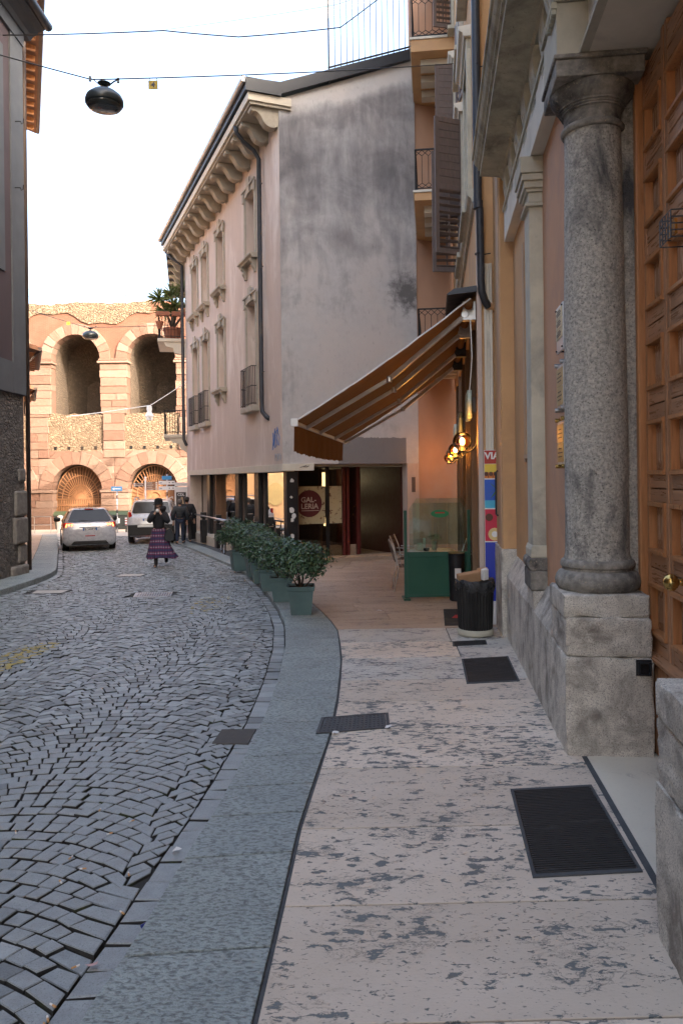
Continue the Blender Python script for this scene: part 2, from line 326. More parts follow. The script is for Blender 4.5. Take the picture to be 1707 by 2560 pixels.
# --- setts laid in segmental arcs that follow the bend of the street
S_ = np.linspace(-4, 44, 961); PH = np.clip((S_-11)/10, 0, 1)*R(21.8); ds = S_[1]-S_[0]
PX = -1.05 + np.concatenate([[0], np.cumsum(-np.sin(PH[:-1])*ds)]); PY = -4 + np.concatenate([[0], np.cumsum(np.cos(PH[:-1])*ds)])
def street(u, s):
    x = np.interp(s, S_, PX); y = np.interp(s, S_, PY); p = np.interp(s, S_, PH)
    return float(x+u*math.cos(p)), float(y+u*math.sin(p))
WB = 1.5; RB = WB/2/math.sin(R(45)); DR = .108
setts = []
def sett(c):   # c: 4 corners (x,y) ccw
    cx = sum(p[0] for p in c)/4; cy = sum(p[1] for p in c)/4
    setts.append((cx, cy, c))
NB = int(40/DR)+2
edge = {k: [random.uniform(-.045, .045) for _ in range(NB)] for k in range(-7, 5)}    # ragged line where two arcs meet
for k in range(-6, 3):
    uc = (k+.5)*WB
    i0 = int(0.6/DR); i1 = int(39/DR)
    for i in range(i0, i1):
        s = i*DR
        x, y = street(uc, s)
        if x < -(.47*y+2.2) or x > 1: continue
        uL, uR = k*WB+edge[k][i], (k+1)*WB+edge[k+1][i]
        tl = street(k*WB, s); narrow = xo(tl[1])-.158-tl[0]
        if k >= 0 and narrow < .10: continue                      # too thin for an arc of its own
        tr = street((k+1)*WB, s); room = xo(tr[1])-.158-tr[0]; grow = k == -1 and 0 < room < .10
        if k == -1 and room < .10: uR = (k+1)*WB
        f0, f1_ = math.asin((uL-uc)/RB), math.asin((uR-uc)/RB); span = f1_-f0
        ww_ = []; tot = 0
        while tot < span:
            d = (.085+.05*random.random())/RB*(.82+.25*math.cos(f0+tot)); ww_.append(d); tot += d
        ph = f0
        for j, d in enumerate(ww_):
            d *= span/tot; a, b_ = ph, ph+d; ph += d
            gp = .0048/RB
            def pt(f, low):
                f2 = f - (DR*math.sin(f)/RB if low else 0)
                ss = s + RB*math.cos(f2) - RB*.7071 - (DR*.905 if low else .003)
                u = uc + RB*math.sin(f2)
                return street(u+random.uniform(-.005, .005), ss+random.uniform(-.004, .004))
            c = [pt(a+gp, True), pt(b_-gp, True), pt(b_-gp, False), pt(a+gp, False)]
            hp = float(np.interp(s, S_, PH)); hv = (-math.sin(hp)*DR*.9, math.cos(hp)*DR*.9)
            if j == 0: c[0] = (c[3][0]-hv[0], c[3][1]-hv[1])
            if j == len(ww_)-1:
                if grow: c[2] = (xo(c[2][1])-.16, c[2][1])
                c[1] = (c[2][0]-hv[0], c[2][1]-hv[1])
            c = [(min(px, xo(py)-.158), py) for px, py in c]
            cx = sum(p[0] for p in c)/4; cy = sum(p[1] for p in c)/4
            if max(p[0] for p in c)-min(p[0] for p in c) < .018 or cx > xo(cy)-.16 or cx < xl(cy)+.16 or cx < -(.47*cy+1.6) or cy > 38 or cy < .8: continue
            if any(in_quad(cx, cy, q) for _, q in COV): continue
            sett(c)
# border rows along both kerbs
def border(fx, sgn, y0, y1):
    y = y0
    while y < y1:
        L = random.uniform(.12, .19); dx = (fx(y+.1)-fx(y-.1))/.2; L2 = L/math.sqrt(1+dx*dx)
        e = .004; a, c = y+e, y+L2-e
        pts = [(fx(a)+sgn*.012, a), (fx(a)+sgn*.15, a+.04*sgn*dx), (fx(c)+sgn*.15, c+.04*sgn*dx), (fx(c)+sgn*.012, c)]
        if sgn > 0: sett(pts)
        else: sett(pts[::-1])
        y += L2
border(xo, -1, .8, 37.5); border(xl, 1, 9, 37.5)
def sett_geo(b, c):
    cx = sum(p[0] for p in c)/4; cy = sum(p[1] for p in c)/4
    h = -.066 + random.gauss(0, .0035); tx, ty = random.gauss(0, .03), random.gauss(0, .03)
    def P(p, f, dz): x = cx+(p[0]-cx)*f; y = cy+(p[1]-cy)*f; return (x, y, gz(y)+h+dz+(x-cx)*tx+(y-cy)*ty)
    f1 = random.uniform(.88, .94)
    vs = [P(p, f1, .004) for p in c] + [P(p, .975, -.001) for p in c] + [P(p, 1., -.03) for p in c]
    b.add(vs, [(0, 1, 2, 3)] + [(4+i, 4+(i+1) % 4, (i+1) % 4, i) for i in range(4)] + [(8+i, 8+(i+1) % 4, 4+(i+1) % 4, 4+i) for i in range(4)])
def dirt_sides(o):   # joints are packed with dark sand
    o.data.materials.append(M['bed']); n = len(o.data.polygons); o.data.polygons.foreach_set('material_index', ([0]*5+[1]*4)*(n//9))
vis = lambda t: t[1] > 2.3 and t[0] > -.445*t[1]
setts.sort(key=lambda t: (not vis(t), t[1]))
for t in setts[:300]:
    b = MB(); sett_geo(b, t[2]); dirt_sides(b.build('sett', M['cobble'], road))
b = MB()
for t in setts[300:]: sett_geo(b, t[2])
dirt_sides(b.build('setts', M['cobble'], road, kind='stuff'))
# iron covers in the road
def flat_quad(q, off): return [(x, y, gz(y)+off) for x, y in q]
def lerp(a, b, t): return tuple(a[i]+(b[i]-a[i])*t for i in range(len(a)))
q = COV[0][1]
dg = empty('drain_grate', (0, 0, 0), label='slotted pale steel drain grate in the middle of the cobbled road', cat='grate')
b = MB(); b.prism(q, 'z', 0, .02); b = MB()
zz = -.062
def strip(b, a0, a1, a2, a3, z0, z1):
    b.hexa([(p[0], p[1], gz(p[1])+z0) for p in (a0, a1, a2, a3)] + [(p[0], p[1], gz(p[1])+z1) for p in (a0, a1, a2, a3)])
A, B_, C_, D_ = q[1], q[2], q[3], q[0]
strip(b, A, lerp(A, B_, .04), lerp(D_, C_, .04), D_, -.085, -.058); strip(b, lerp(A, B_, .96), B_, C_, lerp(D_, C_, .96), -.085, -.058)
strip(b, lerp(A, B_, .04), lerp(A, B_, .96), lerp(lerp(A, D_, .07), lerp(B_, C_, .07), .96), lerp(lerp(A, D_, .07), lerp(B_, C_, .07), .04), -.085, -.0585)
strip(b, lerp(lerp(A, D_, .93), lerp(B_, C_, .93), .04), lerp(lerp(A, D_, .93), lerp(B_, C_, .93), .96), lerp(D_, C_, .96), lerp(D_, C_, .04), -.085, -.0585)
b.build('frame', M['steel'], dg)
for i in range(14):
    b = MB(); t0, t1 = .05+i*.065, .05+i*.065+.038
    l0, l1 = lerp(A, D_, .07), lerp(A, D_, .93); r0, r1 = lerp(B_, C_, .07), lerp(B_, C_, .93)
    strip(b, lerp(l0, r0, t0), lerp(l0, r0, t1), lerp(l1, r1, t1), lerp(l1, r1, t0), -.08, -.060); b.build('slat', M['steel'], dg)
for (nm, q), lab in zip(COV[1:], ('square pink stone filled manhole cover in the cobbles beside left kerb', 'stone filled manhole cover in the cobbles below the walking woman')):
    o = empty(nm, (0, 0, 0), label=lab, cat='manhole cover')
    slab('lid', [lerp(q[i], ((q[0][0]+q[2][0])/2, (q[0][1]+q[2][1])/2), .08) for i in range(4)], M['slabgrey'], o, off=-.062, th=.03)
    b = MB()
    for i in range(4):
        c0 = ((q[0][0]+q[2][0])/2, (q[0][1]+q[2][1])/2); p0, p1 = q[i], q[(i+1) % 4]
        strip(b, p0, p1, lerp(p1, c0, .07), lerp(p0, c0, .07), -.088, -.058)
    b.build('rim', M['castiron'], o, fix=True)
# small slotted gully by the planters
dg2 = empty('gully_slots', (0, 0, 0), label='row of short dark gully slots in the cobbles near the planters', cat='grate')
for i in range(7):
    x = -2.52+i*.062; b = MB(); y = 16.35-i*.018
    strip(b, (x, y-.1), (x+.03, y-.1), (x+.03, y+.1), (x, y+.1), -.08, -.056); b.build('slot', M['black'], dg2)
# worn yellow paint: flecks on the setts
yel = surf('worn_yellow_paint', (.42, .33, .09), (.30, .25, .09), scale=20, rough=.7, bump=.1)
def paint(name, pts, n, label):
    b = MB()
    for _ in range(n):
        u, v = random.random(), random.random(); p = lerp(lerp(pts[0], pts[1], u), lerp(pts[3], pts[2], u), v)
        r = random.uniform(.015, .045); a = random.random()*6
        b.add([(p[0]+r*math.cos(a+k*1.57)*random.uniform(.6, 1.3), p[1]+r*math.sin(a+k*1.57), gz(p[1])-.0565) for k in range(4)], [(0, 1, 2, 3)])
    return b.build(name, yel, road, kind='stuff', label=label)
paint('yellow_paint', [(-3.95, 7.6), (-3.55, 7.6), (-3.5, 9.6), (-3.9, 9.6)], 170, 'worn yellow road paint at the left edge')
paint('yellow_paint', [(-2.55, 11.9), (-2.05, 11.9), (-2.0, 13.8), (-2.5, 13.8)], 50, 'faint worn yellow road paint before the planters')
# --- right pavement: kerb stones and marble slabs
pav = sheet('pavement_right', lambda y: xo(y)+.03, lambda y: max(.9, 1.6+.12*y), -3, 33, -.016, M['mortar'])
kj = [-.6, .4, 1.35, 2.2, 2.93, 3.72, 4.2, 4.62, 5.15, 5.9, 6.55, 7.2, 7.75, 8.5, 9.3, 10.1, 10.9, 11.8, 12.7, 13.6, 14.6, 15.6, 16.6, 17.6, 18.6, 19.7, 20.8, 22, 23.2, 24.5, 25.8, 27.2, 28.6, 30, 31.4, 32.6]
for a, c in zip(kj[:-1], kj[1:]):
    e = .007; a += e; c -= e
    sk = lambda y: np.interp(y, [0, 11, 16, 40], [.04, .1, .22, .22])
    yo = np.linspace(a, c, 4); pts = [(xo(y), y) for y in yo]; pi = [(xi(y+sk(y))-.012, y+sk(y)) for y in yo[::-1]]
    poly = pi[::-1]; poly = [(p[0], p[1]) for p in pts[::-1]] + poly     # ccw
    slab('kerb_stone', poly, M['kerb'], pav, th=.14, bevel=.004)
js = [-.6, .2, 1.0, 1.75, 2.53, 3.27, 4.03, 4.91, 5.74, 6.5, 7.24, 8.22, 9.1, 10.0, 10.75, 11.5, 12.3, 13.1, 13.9, 14.7, 15.5, 16.4, 17.3, 18.2, 19.1, 20.0, 20.9, 21.5]
def xr(y): return (.99 if y < 5.3 else .93)+.12*y if y < 10.2 else .75+.12*y
COVK = [(-.18, 6.02), (-.21, 5.62), (.34, 5.75), (.35, 6.13)]
for i, (a, c) in enumerate(zip(js[:-1], js[1:])):
    e = .0045
    l = xi((a+c)/2)+.01
    if c > 10: cuts = [.55+random.uniform(-.35, .35)] if i % 2 else [.3+random.uniform(-.15, .15), .68+random.uniform(-.1, .1)]
    elif c > 8.3: cuts = [.66 if i % 2 else .64]
    else: cuts = []
    if a > 19: cuts = [.4, .7]
    cuts = [0]+cuts+[1]
    for u0, u1 in zip(cuts[:-1], cuts[1:]):
        def X(y, u):
            lft = xi(y) if y < 19 else max(xi(y), -1.75+.4*(y-19)*0)
            return lft + (xr(y)-lft)*u
        ea, ec = a+e, c-e
        pts = [(X(ea, u0)+(e if u0 else .01), ea), (X(ea, u1)-(e if u1 < 1 else 0), ea+.03), (X(ec, u1)-(e if u1 < 1 else 0), ec+.03), (X(ec, u0)+(e if u0 else .01), ec)]
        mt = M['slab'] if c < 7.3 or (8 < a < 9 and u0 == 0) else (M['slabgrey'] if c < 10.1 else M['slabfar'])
        slab('paving_slab', pts, mt, pav, th=.05, bevel=.003)
# threshold between the two door plinths
thr = tag(slab('door_threshold', [(.99+.12*3.15, 3.15), (1.47+.12*3.1, 3.1), (1.46+.12*5.12, 5.12), (.99+.12*5.08, 5.08)], M['threshold'], None, off=.004, th=.06), kind='structure')
slab('mortar_strip', [(.955+.12*3.15, 3.15), (.988+.12*3.15, 3.15), (.988+.12*5.08, 5.08), (.955+.12*5.08, 5.08)], M['mortar'], pav, off=.003, th=.05, bevel=0)
# iron cover set across kerb and slabs
cv = empty('access_cover', (0, 0, 0), label='rectangular cast iron access cover set across kerb and pink slabs', cat='manhole cover')
q = COVK; c0 = ((q[0][0]+q[2][0])/2, (q[0][1]+q[2][1])/2)
b = MB()
for i in range(4): strip(b, q[i], q[(i+1) % 4], lerp(q[(i+1) % 4], c0, .09), lerp(q[i], c0, .09), -.02, .010)
b.build('frame', M['castiron'], cv, fix=True)
slab('lid', [lerp(p, c0, .1) for p in q], M['castiron'], cv, off=.008, th=.03)
b = MB()
for i in range(15):
    for j in range(6):
        p = lerp(lerp(q[0], q[3], .1+i*.057), lerp(q[1], q[2], .1+i*.057), .14+j*.145); b.lathe([(.010, 0), (.007, .005)], 6, (p[0], p[1], gz(p[1])+.008))
b.build('studs', M['castiron'], cv, kind='stuff')
# ribbed mats / grilles on the pavement
def mat_grille(name, q, label, n, rib, cat='grate', matr=None):
    o = empty(name, (0, 0, 0), label=label, cat=cat); c0 = ((q[0][0]+q[2][0])/2, (q[0][1]+q[2][1])/2)
    slab('bed', q, M['black'], o, off=.003, th=.02, bevel=0)
    b = MB()
    for i in range(4): strip(b, lerp(q[i], c0, -.05), lerp(q[(i+1) % 4], c0, -.05), lerp(q[(i+1) % 4], c0, .012), lerp(q[i], c0, .012), -.02, .0075)
    b.build('mortar_rim', M['mortar'], o, fix=True)
    for i in range(n):
        t0 = (i+.15)/n; t1 = t0+rib/n; b = MB()
        a0, a1 = lerp(q[0], q[3], t0), lerp(q[1], q[2], t0); d0, d1 = lerp(q[0], q[3], t1), lerp(q[1], q[2], t1)
        strip(b, lerp(a0, a1, .015), lerp(a0, a1, .985+random.uniform(-.012, .01)), lerp(d0, d1, .985), lerp(d0, d1, .015), 0, .010); b.build('rib', M['rubber'] if not matr else matr, o, fix=True)
    return o
mat_grille('floor_grille', [(.86, 3.51), (1.35, 3.55), (1.45, 4.55), (.98, 4.5)], 'large black ribbed floor grille before the wooden door', 46, .55)
mat_grille('floor_grille', [(1.14, 7.08), (1.62, 7.15), (1.74, 8.18), (1.25, 8.08)], 'dark ribbed floor grille with grey dust beside the sloped plinth', 40, .6)
mat_grille('floor_grille', [(1.26, 8.80), (1.65, 8.88), (1.68, 9.12), (1.29, 9.05)], 'small narrow rusty grille just before the litter bin', 24, .5)
dm = empty('doormat', (0, 0, 0), label='dark grey doormat with red print behind the litter bin', cat='doormat')
slab('mat', [(1.34, 10.17), (1.85, 10.17), (2.0, 11.6), (1.51, 11.59)], M['rubber'], dm, off=.010, th=.01)
red = plain('red_print', (.45, .02, .02), .6)
slab('red_print', [(1.52, 10.75), (1.75, 10.7), (1.75, 11.05), (1.60, 11.0)], red, dm, off=.0125, th=.004, bevel=0)
# asphalt repair by the kerb
slab('asphalt_patch', [(-.97, 5.62), (-.70, 5.6), (-.68, 5.95), (-.95, 5.95)], surf('asphalt', (.10, .095, .09), (.07, .066, .062), scale=20, rough=.9, bump=.6, bscale=120), road, off=-.052, th=.03)
# --- left pavement
lp = sheet('pavement_left', lambda y: (-8.6+.07*y if y < 17.6 else -7.3-.405*(y-17.6))-.3, lambda y: xl(y)-.1, 5, 38, .035, M['mortar'])
lj = list(np.arange(5, 38, 1.25))
for a, c in zip(lj[:-1], lj[1:]):
    e = .006; yo = np.linspace(a+e, c-e, 4)
    slab('kerb_stone', [(xl(y), y) for y in yo] + [(xl(y)-.7, y) for y in yo[::-1]], M['kerb'], lp, off=.055, th=.2, bevel=.02)
    if a > 17: slab('paving_slab', [(xl(y)-.71, y) for y in yo] + [(xl(y)-1.35, y-.1) for y in yo[::-1]], M['slabfar'], lp, off=.052, th=.06)
# --- litter
paper = plain('paper', (.7, .69, .66), .8); filt = plain('filter_paper', (.55, .30, .12), .8)
def butt(x, y, a, off, lab):
    o = empty('cigarette_butt', (x, y, gz(y)+off), a, lab, 'cigarette butt', 'cigarette butts on the road setts')
    MB().tube([(0, 0, .004), (.014, 0, .004)], .004, 6).build('paper_end', paper, o); MB().tube([(.014, 0, .004), (.032, 0, .004)], .004, 6).build('filter', filt, o)
for i in range(16):
    y = random.uniform(2.5, 6.5); x = random.uniform(max(-.43*y, -2.4), xo(y)-.12)
    butt(x, y, random.random()*6, -.058, 'orange tipped cigarette butt lying on the grey setts')
def scrap(x, y, off, s, lab, m=paper):
    b = MB(); n = 7; b.add([(s*math.cos(k*.9)*random.uniform(.5, 1.1), s*math.sin(k*.9)*random.uniform(.4, .9), random.uniform(0, .018)) for k in range(n)] + [(0, 0, .012)], [(k, (k+1) % n, n) for k in range(n)])
    o = b.build('paper_scrap', m, None, label=lab, cat='litter'); o.location = (x, y, gz(y)+off)
scrap(-.07, 5.62, .003, .035, 'white paper scrap at the left corner of the iron cover'); scrap(.33, 5.72, .012, .035, 'white paper scrap at the right corner of the iron cover')
scrap(.54, 11.49, .006, .05, 'pale scrap lying on the orange marble before the planters'); scrap(-.86, 3.9, -.05, .028, 'white paper scrap on the setts beside the hammered kerb')
scrap(-.98, 2.95, -.052, .03, 'crumpled pinkish wrapper on the setts near the kerb', plain('pink_wrapper', (.5, .3, .28), .6))
lt = MB().tube([(0, 0, .008), (.05, .06, .008)], .008, 8).build('lighter', plain('blue_plastic', (.01, .02, .16), .3), None, label='small blue plastic lighter lying against the hammered kerb', cat='lighter'); lt.location = (-.86, 3.22, gz(3.2)-.058)
# ------------------------------------------------------------ right side of the street: palazzo with portal
TR = -math.atan(.12)
def lw(p, s, z):   # facade frame -> world
    c, n = math.cos(TR), math.sin(TR); return (p*c - s*n, p*n + s*c, z)
def gl(s): return gz(.993*s)
pal = empty('palazzo', (0, 0, 0), TR, 'orange palazzo with stone columned portal and tall panelled wooden door', 'building')
PW = .985
b = MB(); b.box(PW, 1.7, 8.37, 10.47, -.4, 5.45).box(PW, 1.7, -14, 10.47, 5.45, 19.5).box(1.7, 12, -14, 10.47, -1, 19.5)
b.box(PW, 1.7, -14, 1.5, -.2, 5.45)
b.build('wall', M['orange'], pal)
b = MB(); b.box(PW, 1.7, 5.55, 7.37, -.4, 5.45).box(PW, 1.7, 1.5, 3.05, -.2, 5.45).box(1.08, 1.7, 3.05, 5.55, 4.6, 5.45)
b.box(PW, 1.7, 7.37, 8.37, -.4, 1.97).box(PW, 1.7, 7.37, 8.37, 4.16, 5.45)
b.build('wall', M['terracotta'], pal)
b = MB().box(.2, 12.4, -14.4, 10.45, 19.5, 19.8); b.build('roof', M['slate'], pal)
box('wall_patch', surf('pale_yellow_paint', (.62, .52, .26), (.56, .46, .22), rough=.8, bump=.1), pal, PW-.004, PW+.02, 7.75, 8.05, .75, 1.75)
# window in the palazzo wall
wn = empty('window', (0, 0, 0), parent=pal)
M['pane'] = plain('dark_pane', (.012, .013, .015), .12)
box('pane', M['pane'], wn, 1.22, 1.26, 7.37, 8.37, 1.97, 4.16)
box('frame', M['tan'], wn, PW-.012, PW+.03, 8.375, 8.50, 1.9, 4.24); box('sill', M['tan'], wn, PW-.03, 1.3, 7.36, 8.38, 1.93, 1.975)
for i in range(6): MB().tube([(1.03, 7.45+i*.17, 1.97), (1.03, 7.45+i*.17, 4.16)], .013, 6).build('grille_bar', M['iron'], wn)
for i in range(8): MB().box(1.01, 1.05, 7.37, 8.37, 2.15+i*.26, 2.175+i*.26).build('grille_rail', M['iron'], wn)
# plinths
def pbox(name, *a, bevel=.018, m='plinth'): return box(name, M[m], pal, *a, bevel=bevel)
def rough_block(name, p0, p1, s0, s1, z0, z1, m='plinth', amp=.006, n=7):
    # stone block with a slightly uneven surface and worn edges
    b = MB(); import bmesh
    bm = bmesh.new(); bmesh.ops.create_cube(bm, size=1)
    for v in bm.verts: v.co = ((p0+p1)/2+v.co.x*(p1-p0), (s0+s1)/2+v.co.y*(s1-s0), (z0+z1)/2+v.co.z*(z1-z0))
    bmesh.ops.bevel(bm, geom=bm.edges[:], offset=.016, segments=2, affect='EDGES', profile=.6)
    bmesh.ops.subdivide_edges(bm, edges=[e for e in bm.edges if e.calc_length() > .15], cuts=n, use_grid_fill=True)
    for v in bm.verts:
        v.co += Vector((random.uniform(-1, 1), random.uniform(-1, 1), random.uniform(-1, 1)))*amp
    me = bpy.data.meshes.new(name); bm.to_mesh(me); bm.free(); me.materials.append(M[m])
    me.polygons.foreach_set('use_smooth', [True]*len(me.polygons)); me.set_sharp_from_angle(angle=R(50))
    o = bpy.data.objects.new(name, me); COL.objects.link(o); o.parent = pal; return o
for s0, s1 in ((5.24, 5.92), (2.4, 3.17)):
    rough_block('plinth_block', .855, 1.415, s0, s1, -.35, .54)
    rough_block('plinth_block', .862, 1.41, s0+.01, s1-.01, .542, .80)
    rough_block('plinth_block', .85, 1.405, s0+.03, s1-.03, .802, .95)
rough_block('plinth_block', .85, 1.415, 1.2, 2.39, -.3, .54); rough_block('plinth_block', .88, 1.41, 1.2, 2.39, .542, .93)
for s0, s1 in ((5.93, 7.55), (7.56, 9.46)):
    b = MB(); b.prism([(.857, -.4), (1.02, -.4), (1.02, .80), (.98, .78), (.86, .55)], 'y', s0, s1); b.build('plinth_stone', M['plinth'], pal, bevel=.015, fix=True)
rough_block('pilaster_foot', .86, 1.0, 6.93, 7.36, .56, .735)
rough_block('pier_foot', .80, 1.02, 9.48, 10.46, -.4, .86)
box('pier', M['orange'], pal, .825, 1.02, 9.51, 10.44, .862, 19.4, bevel=.01)
box('pier_strip', M['tan'], pal, .815, .83, 9.60, 9.95, .865, 19.4)
hb = MB(); hb.tube([(.80, 9.85, 1.25), (.775, 9.85, 1.27), (.775, 9.85, 1.80), (.80, 9.85, 1.82)], .012, 6); hb.build('pull_bar', M['dark_metal'], pal)
# light pilaster
pil = empty('pilaster', (0, 0, 0), parent=pal)
box('shaft', M['stone'], pil, .865, 1.0, 6.99, 7.32, 1.12, 4.18, bevel=.012)
MB().prism([(1.0, 1.02), (1.0, 1.13), (.863, 1.13), (.845, 1.09), (.845, 1.02)], 'y', 6.965, 7.345).build('base_step', M['stone'], pil, fix=True, bevel=.008)
MB().prism([(1.0, .91), (1.0, 1.02)] + [(.855-.035*math.sin(a), .965+.055*math.cos(a)) for a in np.linspace(0, math.pi, 7)], 'y', 6.94, 7.37).build('torus', M['cap'], pil, fix=True, bevel=.008)
box('base_block', M['cap'], pil, .835, 1.0, 6.935, 7.375, .737, .908, bevel=.012)
for (z0, z1, e) in ((4.14, 4.17, .03), (4.18, 4.27, .0), (4.27, 4.30, .02), (4.30, 4.36, .04), (4.36, 4.42, .06), (4.42, 4.565, .075)):
    box('capital_step', M['stone'], pil, .862-e, 1.0, 6.987-e, 7.325+e, z0+.001, z1, bevel=.006)
# column
def column(cx, cy):
    co = empty('column', (cx, cy, 0), parent=pal)
    def lat(nm, pr, m, n=40, auto=35): return MB().lathe(pr, n).build(nm, M[m], co, auto=auto)
    lat('base_torus', [(.20, .952), (.265, .955), (.285, .985), (.29, 1.02), (.28, 1.055), (.262, 1.08), (.24, 1.09), (.24, 1.105), (.25, 1.115), (.253, 1.135), (.245, 1.155), (.232, 1.165), (.2, 1.17)], 'cap')
    pr = [(.226, 1.165), (.218, 1.2)] + [(.216-.028*((z-1.2)/2.95)**1.6, z) for z in np.linspace(1.25, 4.12, 24)] + [(.193, 4.14)]
    sh = lat('shaft', pr, 'column', 48)
    for v in sh.data.vertices:
        k = 1+.012*math.sin(v.co.z*3.1+v.co.x*9)*math.sin(v.co.z*7+v.co.y*13); v.co.x *= k; v.co.y *= k
    lat('neck_ring', [(.19, 4.13), (.205, 4.135), (.215, 4.15), (.215, 4.165), (.205, 4.18), (.19, 4.185)], 'cap')
    lat('neck', [(.192, 4.185), (.192, 4.25), (.20, 4.27), (.21, 4.272), (.21, 4.285), (.218, 4.287), (.218, 4.30), (.228, 4.302), (.228, 4.315), (.25, 4.335), (.272, 4.365), (.283, 4.40), (.283, 4.42), (.2, 4.425)], 'cap')
    box('abacus', M['cap'], co, -.288, .288, -.288, .288, 4.422, 4.535, bevel=.008); box('abacus_lip', M['cap'], co, -.303, .303, -.303, .303, 4.536, 4.568, bevel=.008)
    return co
column(1.133, 5.575); column(1.133, 2.55)
for s0, s1 in ((5.53, 5.9), (2.5, 2.87)): box('door_jamb', M['column'], pal, 1.30, 1.46, s0, s1, .951, 4.57, bevel=.01)
# entablature
b = MB(); b.box(.877, 1.3, 5.885, 9.42, 4.57, 4.925); b.build('architrave', M['white_stone'], pal)
b = MB(); b.box(1.06, 1.7, 3.1, 5.30, 4.57, 4.925); b.build('architrave', M['white_stone'], pal)
box('architrave_block', M['stone'], pal, .852, 1.5, 5.302, 5.883, 4.57, 4.925, bevel=.004); box('architrave_block', M['stone'], pal, .852, 1.5, 2.55, 3.1, 4.57, 4.925, bevel=.004)
box('soffit', M['stone'], pal, 1.0, 1.6, 3.05, 5.53, 4.571, 4.60)
for (p, s0, s1) in ((.857, 5.9, 9.44), (1.04, 3.12, 5.28), (.832, 5.285, 5.9), (.832, 2.53, 3.12)): box('taenia', M['cornice'], pal, p, 1.1, s0, s1, 4.927, 4.975, bevel=.004)
box('frieze', M['cornice'], pal, .925, 1.3, 1.5, 9.42, 4.977, 5.33)
MB().prism([(1.3, 5.332), (.87, 5.332), (.85, 5.37), (.80, 5.385), (.60, 5.405), (.60, 5.475), (.575, 5.48), (.575, 5.51), (.55, 5.53), (.53, 5.565), (.525, 5.60), (.505, 5.605), (.505, 5.64), (1.3, 5.70)], 'y', 1.5, 9.5).build('cornice', M['cornice'], pal, fix=True)
for s in np.arange(1.7, 9.3, .62):
    pf = .845 if abs(s-5.6) < .35 else .90
    b = MB()
    for k in (-.1, 0, .1): b.prism([(pf+.05, 4.985), (pf+.05, 5.325)] + [(pf-.012-.022*math.sin(t*3.1)-.02*t, 5.325-.335*(1-t)) for t in np.linspace(1, 0, 9)], 'y', s+k-.036, s+k+.036)
    b.build('triglyph', M['stone'], pal, fix=True)
    # carved leaf boss
    b = MB(); b.lathe([(.0, -.09), (.05, -.07), (.062, -.02), (.05, .02), (.065, .06), (.04, .1), (0, .115)], 10, (pf-.015, s, 5.17), .55, 1.3); b.build('leaf_boss', M['stone'], pal, auto=40)
    pa = pf-.02; b = MB(); b.box(pa-.008, pa+.03, s-.13, s+.13, 4.885, 4.926)
    for k in range(5): b.prism([(s-.11+k*.055-.018, 4.845), (s-.11+k*.055+.018, 4.845), (s-.11+k*.055+.010, 4.884), (s-.11+k*.055-.010, 4.884)], 'x', pa-.004, pa+.025)
    b.build('guttae', M['cornice'], pal, fix=True)
# door
dr = empty('door', (0, 0, 0), parent=pal)
box('door_core', M['door'], dr, 1.485, 1.55, 3.1, 5.55, -.15, 4.6)
rows = [(.683, 1.03), (1.225, 1.568), (1.746, 2.113), (2.31, 2.644), (2.85, 3.19), (3.41, 3.74), (3.92, 4.23)]
colsx = [(5.04, 5.40), (4.44, 4.91), (3.79, 4.26), (3.30, 3.66)]
for s0, s1 in ((5.40, 5.465), (4.985, 5.04), (4.91, 4.965), (4.36, 4.44), (4.26, 4.34), (3.735, 3.79), (3.66, 3.715), (3.22, 3.30)):
    box('stile', M['door'], dr, 1.445, 1.49, s0+.001, s1-.001, .56, 4.55, bevel=.004)
for s0, s1 in ((5.468, 5.53), (3.15, 3.215)): box('frame_post', M['bevelwood'], dr, 1.395, 1.49, s0, s1, .9, 4.55, bevel=.012)
edges = [.56] + [z for r in rows for z in r] + [4.5]
for s0, s1 in colsx:
    for i in range(0, len(edges), 2):
        z0, z1 = edges[i], edges[i+1]; zm = (z0+z1)/2
        if i == 0: box('rail', M['doorrail'], dr, 1.447, 1.49, s0, s1, z0, z1, bevel=.004); continue
        box('rail', M['doorrail'], dr, 1.447, 1.49, s0, s1, z0, zm-.004, bevel=.004); box('rail', M['doorrail'], dr, 1.447, 1.49, s0, s1, zm+.004, z1, bevel=.004)
    for z0, z1 in rows:
        e = .035; f = e+.06
        b = MB()   # raised field panel
        o_ = [(1.482, s0+e, z0+e), (1.482, s0+e, z1-e), (1.482, s1-e, z1-e), (1.482, s1-e, z0+e)]; i_ = [(1.466, s0+f, z0+f), (1.466, s0+f, z1-f), (1.466, s1-f, z1-f), (1.466, s1-f, z0+f)]
        b.add(o_+i_, [(4, 5, 6, 7)] + [(k, (k+1) % 4, (k+1) % 4+4, k+4) for k in range(4)]); b.build('panel', M['doorpanel'], dr, fix=False)
        b = MB()   # bolection moulding, proud of the stiles
        for (a0, a1, c0_, c1_) in ((s0, s1, z0, z0+.03), (s0, s1, z1-.03, z1)):
            b.prism([(1.425, c0_+.004), (1.425, c1_-.004), (1.435, c1_), (1.483, c1_), (1.483, c0_), (1.435, c0_)], 'y', a0, a1)
        for (a0, a1) in ((s0, s0+.032), (s1-.032, s1)): b.box(1.432, 1.483, a0, a1, z0+.03, z1-.03)
        b.build('moulding', M['bevelwood'], dr, fix=True)
MB().prism([(1.49, .50), (1.49, .575), (1.45, .575), (1.405, .545), (1.405, .525), (1.43, .50)], 'y', 3.15, 5.53).build('ledge', M['doorrail'], dr, fix=True)
s = 3.2
